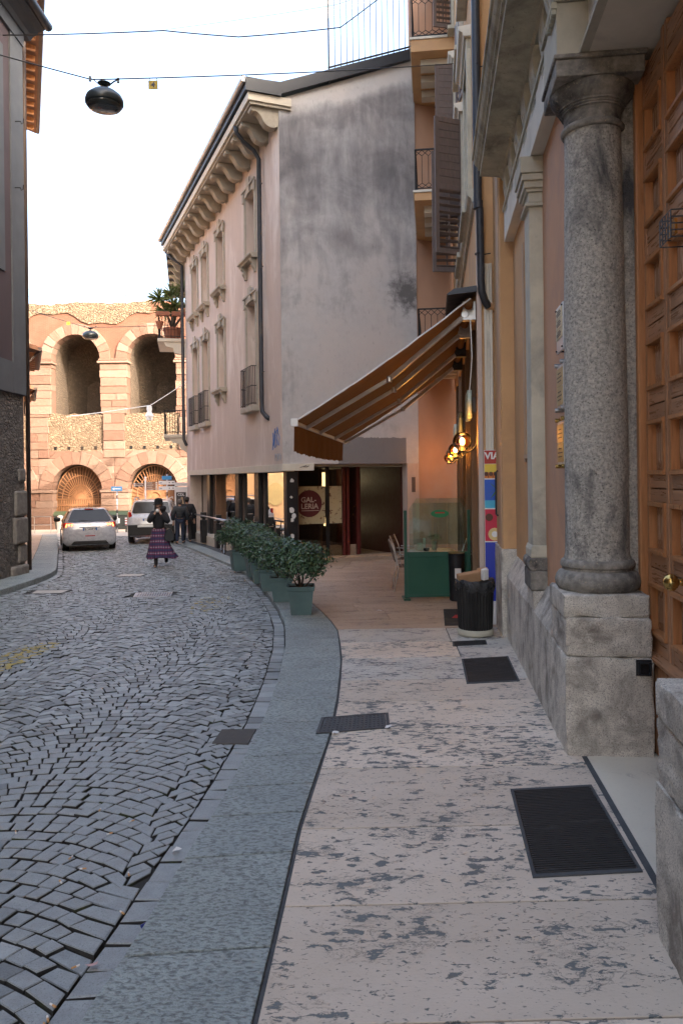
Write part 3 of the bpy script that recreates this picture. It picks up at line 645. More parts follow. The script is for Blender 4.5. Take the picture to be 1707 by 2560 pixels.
rb = MB(); rb.prism([(1.49, 0), (1.47, 0), (1.455, .008), (1.45, .02), (1.455, .032), (1.47, .04), (1.49, .04)], 'z', -.12, .50); rbm = rb.build('board', M['door'], dr, fix=True)
rbm.location = (0, s, 0)
while s < 5.45:
    s += .0435; o = rbm.copy(); COL.objects.link(o); o.parent = dr; o.location = (0, s, 0)
kn = MB(); nn = 20
pr = [(.0, 0), (.02, .002), (.02, .03), (.016, .045), (.03, .055), (.045, .075), (.046, .095), (.036, .12), (.015, .132), (0, .134)]
rings = [[(1.44-z, 4.63+r*(1+.10*math.cos(k*2*math.pi/nn*10))*math.cos(k*2*math.pi/nn), 1.125+r*(1+.10*math.cos(k*2*math.pi/nn*10))*math.sin(k*2*math.pi/nn)) for k in range(nn)] for r, z in pr]
kn.loft(rings); kn.build('knob', M['brass'], dr, auto=60, fix=True)
# caged lamp hanging before the door
cl = empty('caged_lamp', lw(1.13, 3.80, 2.90), TR, 'amber glass wall lamp inside a wire cage before the wooden door', 'lamp')
box('housing', M['bevelwood'], cl, .0, .22, -.10, .02, -.045, .045, bevel=.01); box('glass', plain('amber_glass', (.42, .17, .03), .15, 0, .6), cl, -.012, .0, -.09, .01, -.035, .035)
for z in (-.062, -.03, 0, .03, .062):
    MB().tube([(.24, -.125, z), (-.04, -.125, z), (-.04, .045, z), (.24, .045, z)], .0035, 5).build('wire', M['castiron'], cl)
for i in range(5): MB().tube([(-.04, -.125+i*.0425, -.062), (-.04, -.125+i*.0425, .062)], .0035, 5).build('wire', M['castiron'], cl)
for i in range(4): MB().tube([(.02+i*.06, -.125, -.062), (.02+i*.06, -.125, .062)], .0035, 5).build('wire', M['castiron'], cl)
box('bracket', M['dark_metal'], cl, .2, .33, -.06, -.02, -.02, .02)
# socket box on the plinth
sk = empty('socket_box', lw(1.30, 5.236, .43), TR, 'small black socket box with flap on the plinth beside the door', 'socket')
box('back_plate', M['black'], sk, 0, .10, -.012, 0, 0, .105, bevel=.004); b = MB(); b.box(.008, .02, -.035, -.013, .008, .095).box(.08, .092, -.035, -.013, .008, .095).box(.021, .079, -.035, -.013, .083, .095).box(.021, .079, -.03, -.013, .008, .016); b.build('rim', M['dark_metal'], sk); box('flap', M['pane'], sk, .022, .078, -.022, -.014, .018, .081)
# name plaques
def plaque(z0, z1, label, plate, stud, rowsn, tip):
    o = empty('plaque', lw(.93, 5.66, z0), TR, label, 'plaque'); h = z1-z0
    box('backing', M['alu'], o, 0, .012, 0, .29, 0, h, bevel=.002)
    for i in range(rowsn):
        zz0 = h*(.06 if rowsn < 3 else .28)+(h*(.88 if rowsn < 3 else .66))*i/rowsn; zz1 = zz0+(h*(.88 if rowsn < 3 else .66))/rowsn-.006
        pl = box('name_plate', plate, o, -.006, -.001, .02, .27, zz0, zz1)
        b = MB()
        for k, ww in enumerate((.16, .20, .12)): b.box(-.0075, -.0065, .145-ww/2, .145+ww/2, zz0+(zz1-zz0)*(.25+.22*k), zz0+(zz1-zz0)*(.25+.22*k)+.008)
        b.build('print', M['dark_metal'], o)
    for y in (.02, .27):
        for zt in (-.012, h+.012) if tip else (.02, h-.02): MB().tube([(-.02 if tip else -.01, y, zt), (.055, y, zt)], .016 if tip else .006, 10).build('stud', stud, o, auto=40)
ivory = plain('ivory_plate', (.58, .50, .32), .4); gold = plain('gold_plate', (.50, .34, .12), .35, .3)
plaque(2.66, 3.0, 'topmost wall plaque, silver with three ivory name plates beside column', ivory, M['dark_metal'], 3, False)
plaque(2.25, 2.56, 'middle wall plaque with two tan plates and grey studs beside column', plain('tan_plate', (.50, .38, .19), .4), M['steel'], 2, True)
plaque(1.83, 2.15, 'lowest wall plaque with two gold plates and brass studs beside column', gold, M['brass'], 2, True)
# ------------------------------------------------------------ shop house with balconies
bh = empty('shop_house', (0, 0, 0), TR, 'tall orange house with balconies, brown shutters and shop under awning', 'building')
b = MB(); b.box(.6, 11, 10.48, 21.4, 4.1, 15); b.box(1.1, 11, 10.48, 21.4, -1, 4.1); b.box(.6, 1.1, 10.48, 10.62, -1, 4.1); b.build('wall', M['orange'], bh)
box('roof', M['slate'], bh, .1, 11.3, 10.45, 21.8, 15, 15.25)
b = MB(); b.box(.595, .66, 10.44, 10.479, -.4, 15); b.build('corner_trim', M['pink'], bh, bevel=.004)
for k, (a, c, d) in enumerate(((.695, .725, .05), (.727, .765, .03), (.767, .80, .05))): box('white_post', M['white_stone'], bh, a, c, 10.478-d, 10.479, -.4, 4.6, bevel=.004)
for s in (10.62, 12.5, 14.4, 16.3, 18.2, 20.1): box('shop_post', wood_mat('shop_post_wood', (.20, .13, .075), (.13, .085, .05), .6), bh, .60, .80, s+.001, s+.22, -.6, 4.098, bevel=.006)
for s in (10.84, 12.72, 14.62, 16.52, 18.42): box('shop_pane', M['pane'], bh, .82, .84, s+.001, s+1.65, 0.3, 3.2); box('shop_panel', M['shutter'], bh, .72, .9, s+.002, s+1.65, 3.2, 4.09); box('shop_base', M['shutter'], bh, .72, .9, s+.002, s+1.65, -.6, .3)
MB().prism([(.62, 5.42), (.56, 5.44), (.54, 5.50), (.50, 5.53), (.48, 5.60), (.62, 5.64)], 'y', 10.48, 21.2).build('string_course', M['stone'], bh, fix=True)
b = MB(); b.tube([(.62, 10.33, 15), (.62, 10.33, 5.32)], .056, 12); b.tube([(.63, 10.33, 5.34), (.645, 10.33, 5.30), (.65, 10.33, 4.35), (.66, 10.335, 4.2), (.70, 10.36, 4.08), (.75, 10.42, 4.02)], .050, 12)
b.tube([(.625, 10.33, 5.40), (.625, 10.33, 5.30)], .064, 12); b.build('downpipe', M['pipe'], bh, auto=40)
MB().tube([(.73, 10.40, 4.04), (.90, 10.52, 3.97)], .046, 12).build('pipe_outlet', M['orange'], bh, auto=40)
for z in (4.7, 7.2, 9.5): MB().tube([(.64, 10.27, z), (.58, 10.30, z), (.58, 10.36, z), (.64, 10.39, z), (.78, 10.33, z)], .008, 5).build('pipe_clip', M['iron'], bh)
def leaf(name, s, z0, z1, w, ang, par, p=.575, lit=True):
    # leaf hinged at (p, s); ang: direction of the leaf in the facade frame
    o = empty(name, (p, s, z0), ang, parent=par); h = z1-z0; m = M['shutter']; t = .02
    b = MB(); b.box(0, .07, -t, t, 0, h).box(w-.07, w, -t, t, 0, h)
    for a in (0, h*.47, h-.09): b.box(.07, w-.07, -t, t, a, a+.09)
    b.build('frame', m, o, bevel=.004)
    n = 9; zl = np.linspace(.10, h*.47-.03, n); sm = MB()
    for z in zl:
        q = MB(); q.hexa([(.07, -.018, z-.018), (w-.07, -.018, z-.018), (w-.07, .018, z+.018), (.07, .018, z+.018), (.07, -.018, z-.010), (w-.07, -.018, z-.010), (w-.07, .018, z+.026), (.07, .018, z+.026)]); q.build('slat', m, o)
    zu = np.linspace(h*.47+.09, h-.09, 9)
    for a, c in zip(zu[:-1], zu[1:]): MB().box(.07, w-.07, -.012, .012, a+.003, c-.003).build('slat', m, o)
    b = MB().box(w/2-.015, w/2+.015, -.03, -.019, .09, h*.47); b.build('tilt_rod', m, o)
    return o
PI = math.pi
leaf('shutter', 13.55, 5.6, 7.95, .56, PI+R(28), bh); leaf('shutter', 14.72, 5.62, 7.9, .56, PI+R(12), bh)
leaf('shutter', 17.35, 8.42, 10.95, .45, PI+R(10), bh); leaf('shutter', 18.15, 12.22, 14.6, .48, PI+R(18), bh)
leaf('shutter', 15.9, 8.5, 10.95, .55, -PI/2+R(8), bh, p=.55); leaf('shutter', 16.2, 12.2, 14.6, .6, -PI/2+R(6), bh, p=.55); leaf('shutter', 14.2, 8.6, 11.0, .55, -PI/2+R(10), bh, p=.55)
def bwin(s0, s1, z0, z1):
    o = empty('window', (0, 0, 0), parent=bh)
    box('pane', M['pane'], o, .585, .598, s0, s1, z0, z1)
    b = MB(); b.box(.53, .60, s0-.14, s0, z0, z1).box(.53, .60, s1, s1+.14, z0, z1).box(.53, .60, s0-.14, s1+.14, z1, z1+.14); b.build('surround', M['stone'], o, bevel=.006)
    MB().prism([(.6, z1+.14), (.50, z1+.14), (.48, z1+.19), (.43, z1+.22), (.42, z1+.28), (.6, z1+.30)], 'y', s0-.2, s1+.2).build('hood', M['white_stone'], o, fix=True)
    box('sill', M['stone'], o, .44, .60, s0-.18, s1+.18, z0-.09, z0-.001, bevel=.01)
bwin(13.57, 14.7, 5.62, 7.9); bwin(11.3, 12.4, 5.62, 7.9); bwin(11.3, 12.4, 9.2, 11.4); bwin(13.57, 14.7, 9.2, 11.4); bwin(17.4, 18.1, 8.45, 10.9); bwin(18.2, 19.2, 12.25, 14.6)
def balcony(s0, s1, pf, zb, zt, name='balcony'):
    o = empty(name, (0, 0, 0), parent=bh)
    box('slab', M['orange'], o, pf, .6, s0, s1, zb+.02, zt-.06, bevel=.005); box('slab_edge', M['white_stone'], o, pf-.03, .6, s0-.03, s1, zt-.058, zt, bevel=.006)
    for k in range(3): box('soffit_beam', M['cream'], o, pf+.22, .6, s0+.35+k*.75, s0+.35+k*.75+.32, zb-.16, zb+.018, bevel=.01)
    zr = zt+.95
    def side(p0, s_0, p1, s_1, n):
        b = MB(); b.bar((p0, s_0, zr), (p1, s_1, zr), .04, .03); b.build('handrail', M['iron'], o); b = MB(); b.bar((p0, s_0, zt+.05), (p1, s_1, zt+.05), .025, .02); b.build('bottom_rail', M['iron'], o)
        for k in range(n+1):
            t = k/n; x, y = p0+(p1-p0)*t, s_0+(s_1-s_0)*t
            MB().bar((x, y, zt if k in (0, n) else zt+.17), (x, y, zr if k in (0, n) else zr-.15), .028 if k in (0, n) else .014).build('baluster', M['iron'], o)
        for za, zc in ((zt+.06, zt+.17), (zr-.15, zr-.015)):
            b = MB()
            for k in range(n):
                a = [p0+(p1-p0)*(k)/n, s_0+(s_1-s_0)*(k)/n]; c = [p0+(p1-p0)*(k+1)/n, s_0+(s_1-s_0)*(k+1)/n]
                b.bar((a[0], a[1], za), (c[0], c[1], zc), .012); b.bar((a[0], a[1], zc), (c[0], c[1], za), .012)
            b.build('lattice', M['iron'], o)
    side(pf+.03, s0+.03, .57, s0+.03, 6); side(pf+.03, s0+.03, pf+.03, s1-.03, 12)
balcony(18.35, 21.3, -.42, 11.84, 12.2); balcony(17.95, 21.3, -.37, 8.16, 8.42); balcony(18.0, 21.3, -.34, 4.45, 4.72)
# poster on the return wall
ps = empty('travel_poster', lw(.665, 10.40, -.28), TR, 'tall colourful travel poster with red VIA heading beside downpipe', 'poster')
PC = {k: plain('poster_'+k, c, .45) for k, c in dict(red=(.42, .03, .02), yellow=(.75, .55, .06), orange=(.65, .19, .03), blue=(.02, .10, .50), sea=(.06, .42, .62), deep=(.02, .04, .38), brown=(.10, .03, .015), green=(.05, .16, .02), white=(.8, .8, .78), straw=(.72, .55, .24), crimson=(.55, .02, .06), lawn=(.35, .25, .05)).items()}
W = .335; z = lambda y: 1.75-(y-1190)/1920*10.3+.28
box('board', PC['white'], ps, 0, W, 0, .02, 0, z(1125), bevel=.002)
def patch(name, col, x0, x1, ya, yb, d=.003): return box(name, PC[col], ps, x0, x1, -d, -d+.0025, z(yb), z(ya))
patch('heading', 'red', .005, W-.005, 1126, 1159); patch('sunset', 'yellow', .005, W-.005, 1160, 1180); patch('savanna', 'orange', .005, W-.005, 1180, 1195)
patch('sky_picture', 'blue', .005, W-.005, 1198, 1250); patch('sea_picture', 'sea', .005, W-.005, 1250, 1269)
patch('table_picture', 'crimson', .005, W-.005, 1272, 1351); patch('footer', 'deep', .005, W-.005, 1354, 1500)
text_mesh('VIA', .125, 'lettering', PC['white'], ps, (.012, -.004, z(1140)), (R(90), 0, 0), 'LEFT', .001, bold=.004)
for k in range(5): MB().lathe([(.0, 0), (.022, .01), (.028, .03), (.02, .055), (0, .06)], 8, (.03+k*.06, -.004, z(1190)), 1, .05).build('animal', PC['brown'], ps)
for k in range(4): MB().box(.05+k*.06, .06+k*.06, -.0065, -.0045, z(1194), z(1186)).build('animal_leg', PC['brown'], ps)
for k in range(9):
    a = R(-60+k*37); b = MB(); cx, cz = .16, z(1222)
    b.add([(cx, -.005, cz), (cx+.08*math.cos(a)-.02*math.sin(a), -.005, cz+.08*math.sin(a)+.02*math.cos(a)), (cx+.15*math.cos(a), -.005, cz+.13*math.sin(a)-.02), (cx+.07*math.cos(a)+.015*math.sin(a), -.005, cz+.07*math.sin(a)-.02)], [(0, 1, 2, 3)]); b.build('palm_frond', PC['green'], ps)
for k, (x, y, r, c) in enumerate(((.13, 1334, .085, 'straw'), (.13, 1334, .04, 'white'), (.27, 1300, .07, 'lawn'), (.06, 1292, .05, 'brown'), (.24, 1345, .05, 'white'))):
    b = MB(); b.prism([(x+r*math.cos(t), z(y)+r*math.sin(t)*1.0) for t in np.linspace(0, 2*PI, 17)[:-1]], 'y', -.0065-.001*k, -.0045-.001*k); b.build('picture_disc', PC[c], ps, fix=True)
# ------------------------------------------------------------ awning
def cloth_mat(name, c, tr):
    m = bpy.data.materials.new(name); m.use_nodes = True; nt = m.node_tree; bs = nt.nodes['Principled BSDF']
    v, rd = coords(nt, (1, 1, 1)); n1 = noise(nt, v, 3, 6, .65); col = ramp(nt, n1, [(.3, tuple(x*.8 for x in c)), (.7, c)])
    nt.links.new(col, bs.inputs['Base Color']); bs.inputs['Roughness'].default_value = .85
    t = N(nt, 'BsdfTranslucent', {0: col}); mx = N(nt, 'MixShader', {0: tr, 1: bs.outputs[0], 2: t.outputs[0]})
    nt.links.new(mx.outputs[0], nt.nodes['Material Output'].inputs[0]); return m
M['awning'] = cloth_mat('awning_cloth', (.185, .078, .022), .16)
aw = empty('awning', (0, 0, 0), TR, 'brown orange retractable awning with folding arms over the shop', 'awning')
S0, S1 = 10.5, 16.3; A0 = (.52, 4.14); A1 = (-1.90, 2.53)
def apt(t): x = A0[0]+(A1[0]-A0[0])*t; zz = A0[1]+(A1[1]-A0[1])*t - .05*math.sin(PI*t); return x, zz
b = MB(); nn, ny = 14, 18; rings = []
for j in range(ny+1):
    s = S0+(S1-S0)*j/ny; rings.append([(apt(k/nn)[0], s, apt(k/nn)[1]+.008*math.sin(k*2.3+j*1.1)) for k in range(nn+1)])
b.loft(rings, cap=False, close=False); b.build('canopy', M['awning'], aw, smooth=True)
b = MB(); b.tube([(apt(k/nn)[0], S0-.004, apt(k/nn)[1]+.010+.006*math.sin(k*2.)) for k in range(nn+1)], .011, 5); b.build('edge_hem', M['white'], aw)
b = MB(); rings = []
for j in range(61):
    s = S0+(S1-S0)*j/60; wv = .012*math.sin(j*.9)+.008*math.sin(j*2.3)
    rings.append([(A1[0]-.01, s, 2.50), (A1[0]-.015+wv*.4, s, 2.33), (A1[0]-.02+wv, s, 2.12-.035*math.sin(PI*j/60)+.012*math.sin(j*1.7))])
b.loft(rings, cap=False, close=False); b.build('valance', M['awning'], aw, smooth=True)
MB().tube([(A1[0], S0-.02, 2.52), (A1[0], S1+.02, 2.52)], .032, 10).build('front_bar', M['alu'], aw)
box('bar_cap', M['white'], aw, A1[0]-.05, A1[0]+.05, S0-.05, S0-.02, 2.47, 2.58, bevel=.008)
MB().tube([(.50, S0, 4.10), (.50, S1, 4.10)], .06, 12).build('roller', M['awning'], aw, smooth=True)
MB().prism([(.60, 4.22), (.60, 4.30), (.30, 4.27), (.20, 4.20), (.22, 4.19)], 'y', S0-.1, S1+.1).build('hood', M['slate'], aw, fix=True)
for k, s in enumerate((10.75, 12.1, 14.0, 15.7)):
    b = MB(); sh = (.46, s, 3.98); el = (-.62, s+.35, 3.17); fr = (A1[0]+.03, s+.55, 2.50)
    b.bar(sh, el, .05, .07); b.build('upper_arm', M['alu'], aw, bevel=.008); b = MB(); b.bar(el, fr, .04, .055); b.build('forearm', M['alu'], aw, bevel=.006)
    MB().lathe([(.04, -.045), (.045, -.03), (.045, .03), (.04, .045)], 10, el).build('elbow', M['steel'], aw); b = MB(); b.box(.42, .60, s-.06, s+.06, 3.90, 4.16); b.tube([(.45, s-.07, 3.98), (.45, s+.07, 3.98)], .055, 10); b.build('arm_bracket', M['dark_metal'] if k > 1 else M['steel'], aw, bevel=.006)
MB().tube([(.52, S0+.2, 4.0), (.54, S0+.2, 3.4), (.50, S0+.22, 2.9)], .009, 6).build('crank_rod', M['steel'], aw)
# ------------------------------------------------------------ globe lamps and tube lights on the shop wall
gm = glass('amber_globe', (.88, .52, .18), .10); bulb = plain('lit_bulb', (1, .8, .5), .5, emit=(1, .70, .32), es=14)
for k, (s, lab) in enumerate(((10.86, 'nearest lit amber globe lamp on a black arm under the awning'), (14.3, 'second lit amber globe lamp along the shop wall'), (17.2, 'third lit amber globe lamp along the shop wall'), (20.2, 'farthest lit amber globe lamp along the shop wall'))):
    o = empty('globe_lamp', lw(.40, s, 2.24), TR, lab, 'lamp', 'amber globe lamps under the awning')
    MB().lathe([(.135*math.sin(a), -.135*math.cos(a)) for a in np.linspace(.2, PI-.001, 22)], 28).build('globe', gm, o, smooth=True)
    MB().lathe([(.0, -.06), (.028, -.05), (.034, .0), (.024, .03), (0, .04)], 12, (0, 0, .01)).build('bulb', bulb, o, smooth=True)
    MB().lathe([(.055, -.155), (.06, -.13), (.05, -.115), (.03, -.05), (.0, -.05)], 14).build('holder', M['black'], o, auto=40)
    MB().tube([(0, 0, -.15), (.07, .02, -.15), (.14, .0, -.12), (.19, -.02, -.06), (.205, -.02, .02)], .011, 8).build('arm', M['black'], o, smooth=True)
    box('wall_plate', M['black'], o, .19, .215, -.035, 0, -.06, .08, bevel=.004)
    pl = bpy.data.lights.new('globe_light', 'POINT'); pl.energy = 1.6; pl.color = (1, .62, .28); pl.shadow_soft_size = .03
    po = bpy.data.objects.new('globe_light', pl); COL.objects.link(po); po.parent = o; po.location = (0, 0, .09)
tg = plain('green_white_glass', (.52, .62, .52), .25)
for s, lab in ((11.1, 'nearest pale green glass tube wall light on shop front'), (14.8, 'middle pale green glass tube wall light on shop front'), (18.2, 'farthest pale green glass tube wall light on shop front')):
    o = empty('tube_wall_light', lw(.52, s, 2.58), TR, lab, 'wall light', 'glass tube lights on the shop front')
    for k in range(8): MB().tube([(.0, k*.11, .02*(k % 2)), (.0, k*.11, .40-.03*(k % 2))], .034, 8).build('glass_tube', tg, o, smooth=True)
    box('back_box', M['black'], o, .045, .08, -.03, .82, .08, .3)
# ------------------------------------------------------------ corner building with the stained gable
def stained(name):
    m = bpy.data.materials.new(name); m.use_nodes = True; nt = m.node_tree; b = nt.nodes['Principled BSDF']
    tc = N(nt, 'TexCoord'); v = tc.outputs['Object']; sp = N(nt, 'SeparateXYZ', {0: v})
    vs = N(nt, 'Mapping', {0: v, 3: (1, 1, .22)}).outputs[0]
    n1 = noise(nt, v, .9, 7, .62, .5); n2 = noise(nt, vs, 2.6, 8, .7, .3); n3 = noise(nt, v, 5, 8, .7); n4 = noise(nt, N(nt, 'Mapping', {0: v, 3: (1, 1, .3)}).outputs[0], 16, 5, .7)
    base = ramp(nt, n3, [(.3, (.44, .43, .43)), (.7, (.53, .52, .515))])
    base = mix(nt, ramp(nt, noise(nt, v, .5, 5, .6), [(.45, BW(0)), (.62, BW(.8))]), base, (.55, .51, .485))
    up = N(nt, 'MapRange', {0: sp.outputs[2], 1: 5.5, 2: 10.2, 3: -.10, 4: .20}).outputs[0]
    lf = N(nt, 'MapRange', {0: sp.outputs[0], 1: 0., 2: 1.3, 3: .10, 4: 0.}).outputs[0]
    # soot stops short of the freshly plastered verge below the roof
    ed = math_(nt, 'SUBTRACT', math_(nt, 'ADD', 11.15, math_(nt, 'MULTIPLY', sp.outputs[0], .42)), sp.outputs[2])
    vg = N(nt, 'MapRange', {0: ed, 1: .0, 2: .5, 3: -.40, 4: .0}).outputs[0]
    s = math_(nt, 'ADD', math_(nt, 'ADD', math_(nt, 'MULTIPLY', n1, .62), math_(nt, 'MULTIPLY', n2, .45)), math_(nt, 'ADD', math_(nt, 'ADD', up, vg), lf))
    f = ramp(nt, s, [(.52, BW(0)), (.62, BW(.32)), (.76, BW(.68)), (.9, BW(.92))])
    col = mix(nt, f, base, (.115, .110, .118))
    # damp patch on the right, half way up
    d1 = N(nt, 'VectorMath', {0: v, 1: (3.55, 0, 6.7)}, operation='DISTANCE').outputs['Value']
    pf = ramp(nt, math_(nt, 'ADD', d1, math_(nt, 'MULTIPLY', math_(nt, 'SUBTRACT', n3, .5), 1.2)), [(.2, BW(.8)), (.62, BW(0))])
    col = mix(nt, pf, col, (.06, .06, .06))
    d2 = N(nt, 'VectorMath', {0: v, 1: (1.75, 0, 8.0)}, operation='DISTANCE').outputs['Value']
    pf = ramp(nt, math_(nt, 'ADD', d2, math_(nt, 'MULTIPLY', math_(nt, 'SUBTRACT', n2, .5), 1.8)), [(.1, BW(.5)), (.55, BW(0))])
    col = mix(nt, pf, col, (.10, .095, .10))
    # grey paint over old graffiti low on the wall
    gx = math_(nt, 'MULTIPLY', math_(nt, 'GREATER_THAN', sp.outputs[0], 1.5), math_(nt, 'LESS_THAN', sp.outputs[0], 3.45))
    gzz = math_(nt, 'LESS_THAN', math_(nt, 'ADD', sp.outputs[2], math_(nt, 'MULTIPLY', n3, .15)), 2.88)
    col = mix(nt, math_(nt, 'MULTIPLY', math_(nt, 'MULTIPLY', gx, gzz), .85), col, (.15, .145, .15))
    col = mix(nt, ramp(nt, n4, [(.60, BW(0)), (.72, BW(.5))]), col, (.10, .095, .095))
    nt.links.new(col, b.inputs['Base Color']); b.inputs['Roughness'].default_value = .92
    bp = N(nt, 'Bump', {'Height': n3, 'Strength': .4, 'Distance': .01}); nt.links.new(bp.outputs[0], b.inputs['Normal'])
    return m
TC = math.atan(.4); CX_, CY_ = -1.46, 19.3
cb = empty('corner_building', (CX_, CY_, 0), TC, 'pink corner building with bracketed eaves and grey stained gable wall', 'building')
def cw(x, y, z): c, n = math.cos(TC), math.sin(TC); return (CX_+x*c-y*n, CY_+x*n+y*c, z)
T = 13.0; wins = [(2.8, .98, [(8.03, 9.9, 's'), (3.8, 6.8, 'r')]), (6.6, .95, [(8.03, 9.9, 's'), (4.73, 6.8, 's')]), (9.05, .95, [(8.03, 9.9, 's'), (3.8, 6.8, 'r')]), (10.9, .95, [(8.03, 9.9, 's'), (3.8, 6.8, 'r')])]
b = MB(); y = .3
for c, wd, zs in wins:
    b.box(0, .34, y, c-wd/2, 2.12, 11.0); y = c+wd/2; zz = 2.12
    for z0, z1, _ in sorted(zs): b.box(0, .34, c-wd/2, y, zz, z0); zz = z1
    b.box(0, .34, c-wd/2, y, zz, 11.0)
b.box(0, .34, y, T, 2.12, 11.0); b.build('facade_wall', M['pink'], cb)
b = MB(); b.box(.34, 8, .3, T, 2.13, 11.0); b.build('core', M['beige'], cb)
MB().prism([(0, 2.12), (3.82, 2.12), (3.82, 13.0), (0, 11.30)], 'y', 0, .3).build('gable_wall', stained('stained_plaster'), cb, fix=True)
box('corner_strip', M['pink'], cb, -.012, .0, .02, .62, 2.13, 10.6)
def zroof(x): return 11.62+.425*max(x, 0)
MB().prism([(-.88, 11.36), (-.88, 11.62), (0, 11.66), (8, 15.05), (8, 14.8), (0, 11.36)], 'y', -.14, T+.5).build('roof', M['slate'], cb, fix=True)
box('verge_board', M['slate'], cb, -.89, .02, -.16, -.141, 11.30, 11.63)
box('eaves_band', M['cream'], cb, -.82, .3, -.10, T+.4, 11.10, 11.30, bevel=.01)
box('eaves_soffit', M['beige'], cb, -.76, .3, -.06, T+.35, 11.03, 11.098)
MB().tube([(-.93, -.12, 11.58), (-.93, T+.5, 11.58)], .075, 10).build('gutter', plain('zinc_gutter', (.38, .40, .43), .4, .6), cb, auto=40)
prof = [(0, 11.028), (-.70, 11.028), (-.73, 10.98), (-.715, 10.92), (-.66, 10.90), (-.60, 10.915), (-.52, 10.88), (-.45, 10.79), (-.40, 10.69), (-.33, 10.61), (-.24, 10.565), (-.14, 10.555), (-.07, 10.58), (-.04, 10.62), (-.035, 10.585), (0, 10.56)]
bk0 = MB().prism(prof, 'y', -.13, .13).build('eaves_bracket', M['beige'], cb, fix=True, bevel=.012); bk0.location = (0, .16, 0)
for k in range(1, 15):
    o = bk0.copy(); COL.objects.link(o); o.parent = cb; o.location = (0, .16+k*.905, 0)
# windows
def cwindow(c, wd, z0, z1, kind):
    o = empty('window', (0, c, 0), parent=cb); h = wd/2
    box('blind', M['beige'], o, .26, .30, -h, h, z0, z1)
    b = MB(); b.box(-.045, .25, -h-.14, -h-.001, z0, z1).box(-.045, .25, h+.001, h+.14, z0, z1).box(-.045, .25, -h-.14, h+.14, z1+.001, z1+.16); b.build('surround', M['beige'], o, bevel=.008)
    b = MB(); b.box(-.10, -.046, -h-.2, h+.2, z1+.162, z1+.23); b.box(-.09, -.046, -.16, .16, z1-.02, z1+.42); b.box(-.08, -.046, -h-.18, -h-.03, z1-.12, z1+.16); b.box(-.08, -.046, h+.03, h+.18, z1-.12, z1+.16)
    b.build('lintel_ornament', M['beige'], o, bevel=.012)
    if kind == 's':
        MB().prism([(.05, z0-.14), (-.16, z0-.14), (-.19, z0-.09), (-.23, z0-.06), (-.23, z0-.001), (.05, z0-.001)], 'y', -h-.22, h+.22).build('sill', M['beige'], o, fix=True, bevel=.006)
        for k in (-h-.02, h+.02): MB().prism([(0, z0-.141), (-.17, z0-.141), (-.17, z0-.2), (-.12, z0-.26), (-.13, z0-.33), (-.07, z0-.42), (-.05, z0-.5), (0, z0-.5)], 'y', k-.07, k+.07).build('sill_bracket', M['beige'], o, fix=True, bevel=.01)
    else:
        box('sill', M['beige'], o, -.20, .05, -h-.18, h+.18, z0-.16, z0-.001, bevel=.02)
        b = MB()
        for zz in (z0+.06, z0+.55, z0+1.1): b.tube([(-.05, -h-.1, zz), (-.19, -h-.1, zz), (-.19, h+.1, zz), (-.05, h+.1, zz)], .012, 6)
        b.build('railing', M['iron'], o)
        for k in range(9): MB().tube([(-.19, -h-.1+(wd+.2)*k/8, z0+.02), (-.19, -h-.1+(wd+.2)*k/8, z0+1.1)], .010, 6).build('railing_bar', M['iron'], o)
        for k in (-h-.1, h+.1):
            for q in (-.14, -.09): MB().tube([(q, k, z0+.02), (q, k, z0+1.1)], .010, 6).build('railing_bar', M['iron'], o)
for c, wd, zs in wins:
    for z0, z1, kd in zs: cwindow(c, wd, z0, z1, kd)
b = MB(); b.tube([(-.78, 1.35, 11.06), (-.74, 1.38, 10.9), (-.55, 1.42, 10.72), (-.25, 1.48, 10.55), (-.11, 1.5, 10.35), (-.11, 1.5, 3.75), (-.11, 1.44, 3.55), (-.05, 1.25, 3.40), (0.0, 1.15, 3.35)], .062, 10); b.build('downpipe', M['pipe'], cb, smooth=True)
b = MB(); b.tube([(-.72, T+.1, 11.0), (-.5, T-.05, 10.7), (-.14, T-.1, 10.45), (-.14, T-.1, 3.4), (-.05, T-.2, 3.15)], .065, 10); b.build('downpipe', M['pipe'], cb, smooth=True)
for z in (9.6, 7.4, 4.6): MB().bar((-.11, 1.42, z), (-.11, 1.20, z), .02).build('pipe_clip', M['iron'], cb)
# ground floor
box('fascia_beam', M['cream'], cb, -.05, .3, .0, 12.4, 1.93, 2.118, bevel=.006); box('fascia_beam', M['white_stone'], cb, -.05, .80, -.07, -.002, 1.95, 2.125, bevel=.004)
b = MB(); b.tube([(.42, -.074, 2.03), (.50, -.074, 2.05), (.60, -.074, 2.04), (.66, -.074, 2.07)], .008, 5); b.tube([(.5, -.074, 2.05), (.56, -.074, 2.07), (.6, -.074, 2.09)], .006, 5); b.build('logo', M['black'], cb)
box('end_pier', M['pink'], cb, 0, .6, 12.4, T, -1.2, 2.118); box('ceiling', M['beige'], cb, .3, 8, .3, T, 2.06, 2.128)
box('plinth_wall', M['cream'], cb, 0, .55, .95, 12.4, -1.2, -.30, bevel=.01)
for c in (10.5, 6.1, 3.73): box('pillar', M['black'], cb, .33, .46, c-.24, c+.24, -.298, 1.93, bevel=.01)
cp = box('pillar', M['dark_metal'], cb, .10, .40, .05, .32, -.7, 1.93, bevel=.01)
stk = plain('sticker_white', (.62, .63, .62), .6)
for x, zz, s_ in ((.24, 1.70, .06), (.23, .95, .09), (.28, .80, .07), (.24, .70, .06), (.24, .30, .06), (.26, .12, .04), (.22, 1.28, .04)): MB().prism([(x+s_*math.cos(a)*random.uniform(.6, 1.1), zz+s_*math.sin(a)*random.uniform(.7, 1.1)) for a in np.linspace(0, 2*PI, 9)[:-1]], 'y', .044, .049).build('sticker', stk, cp, fix=True)
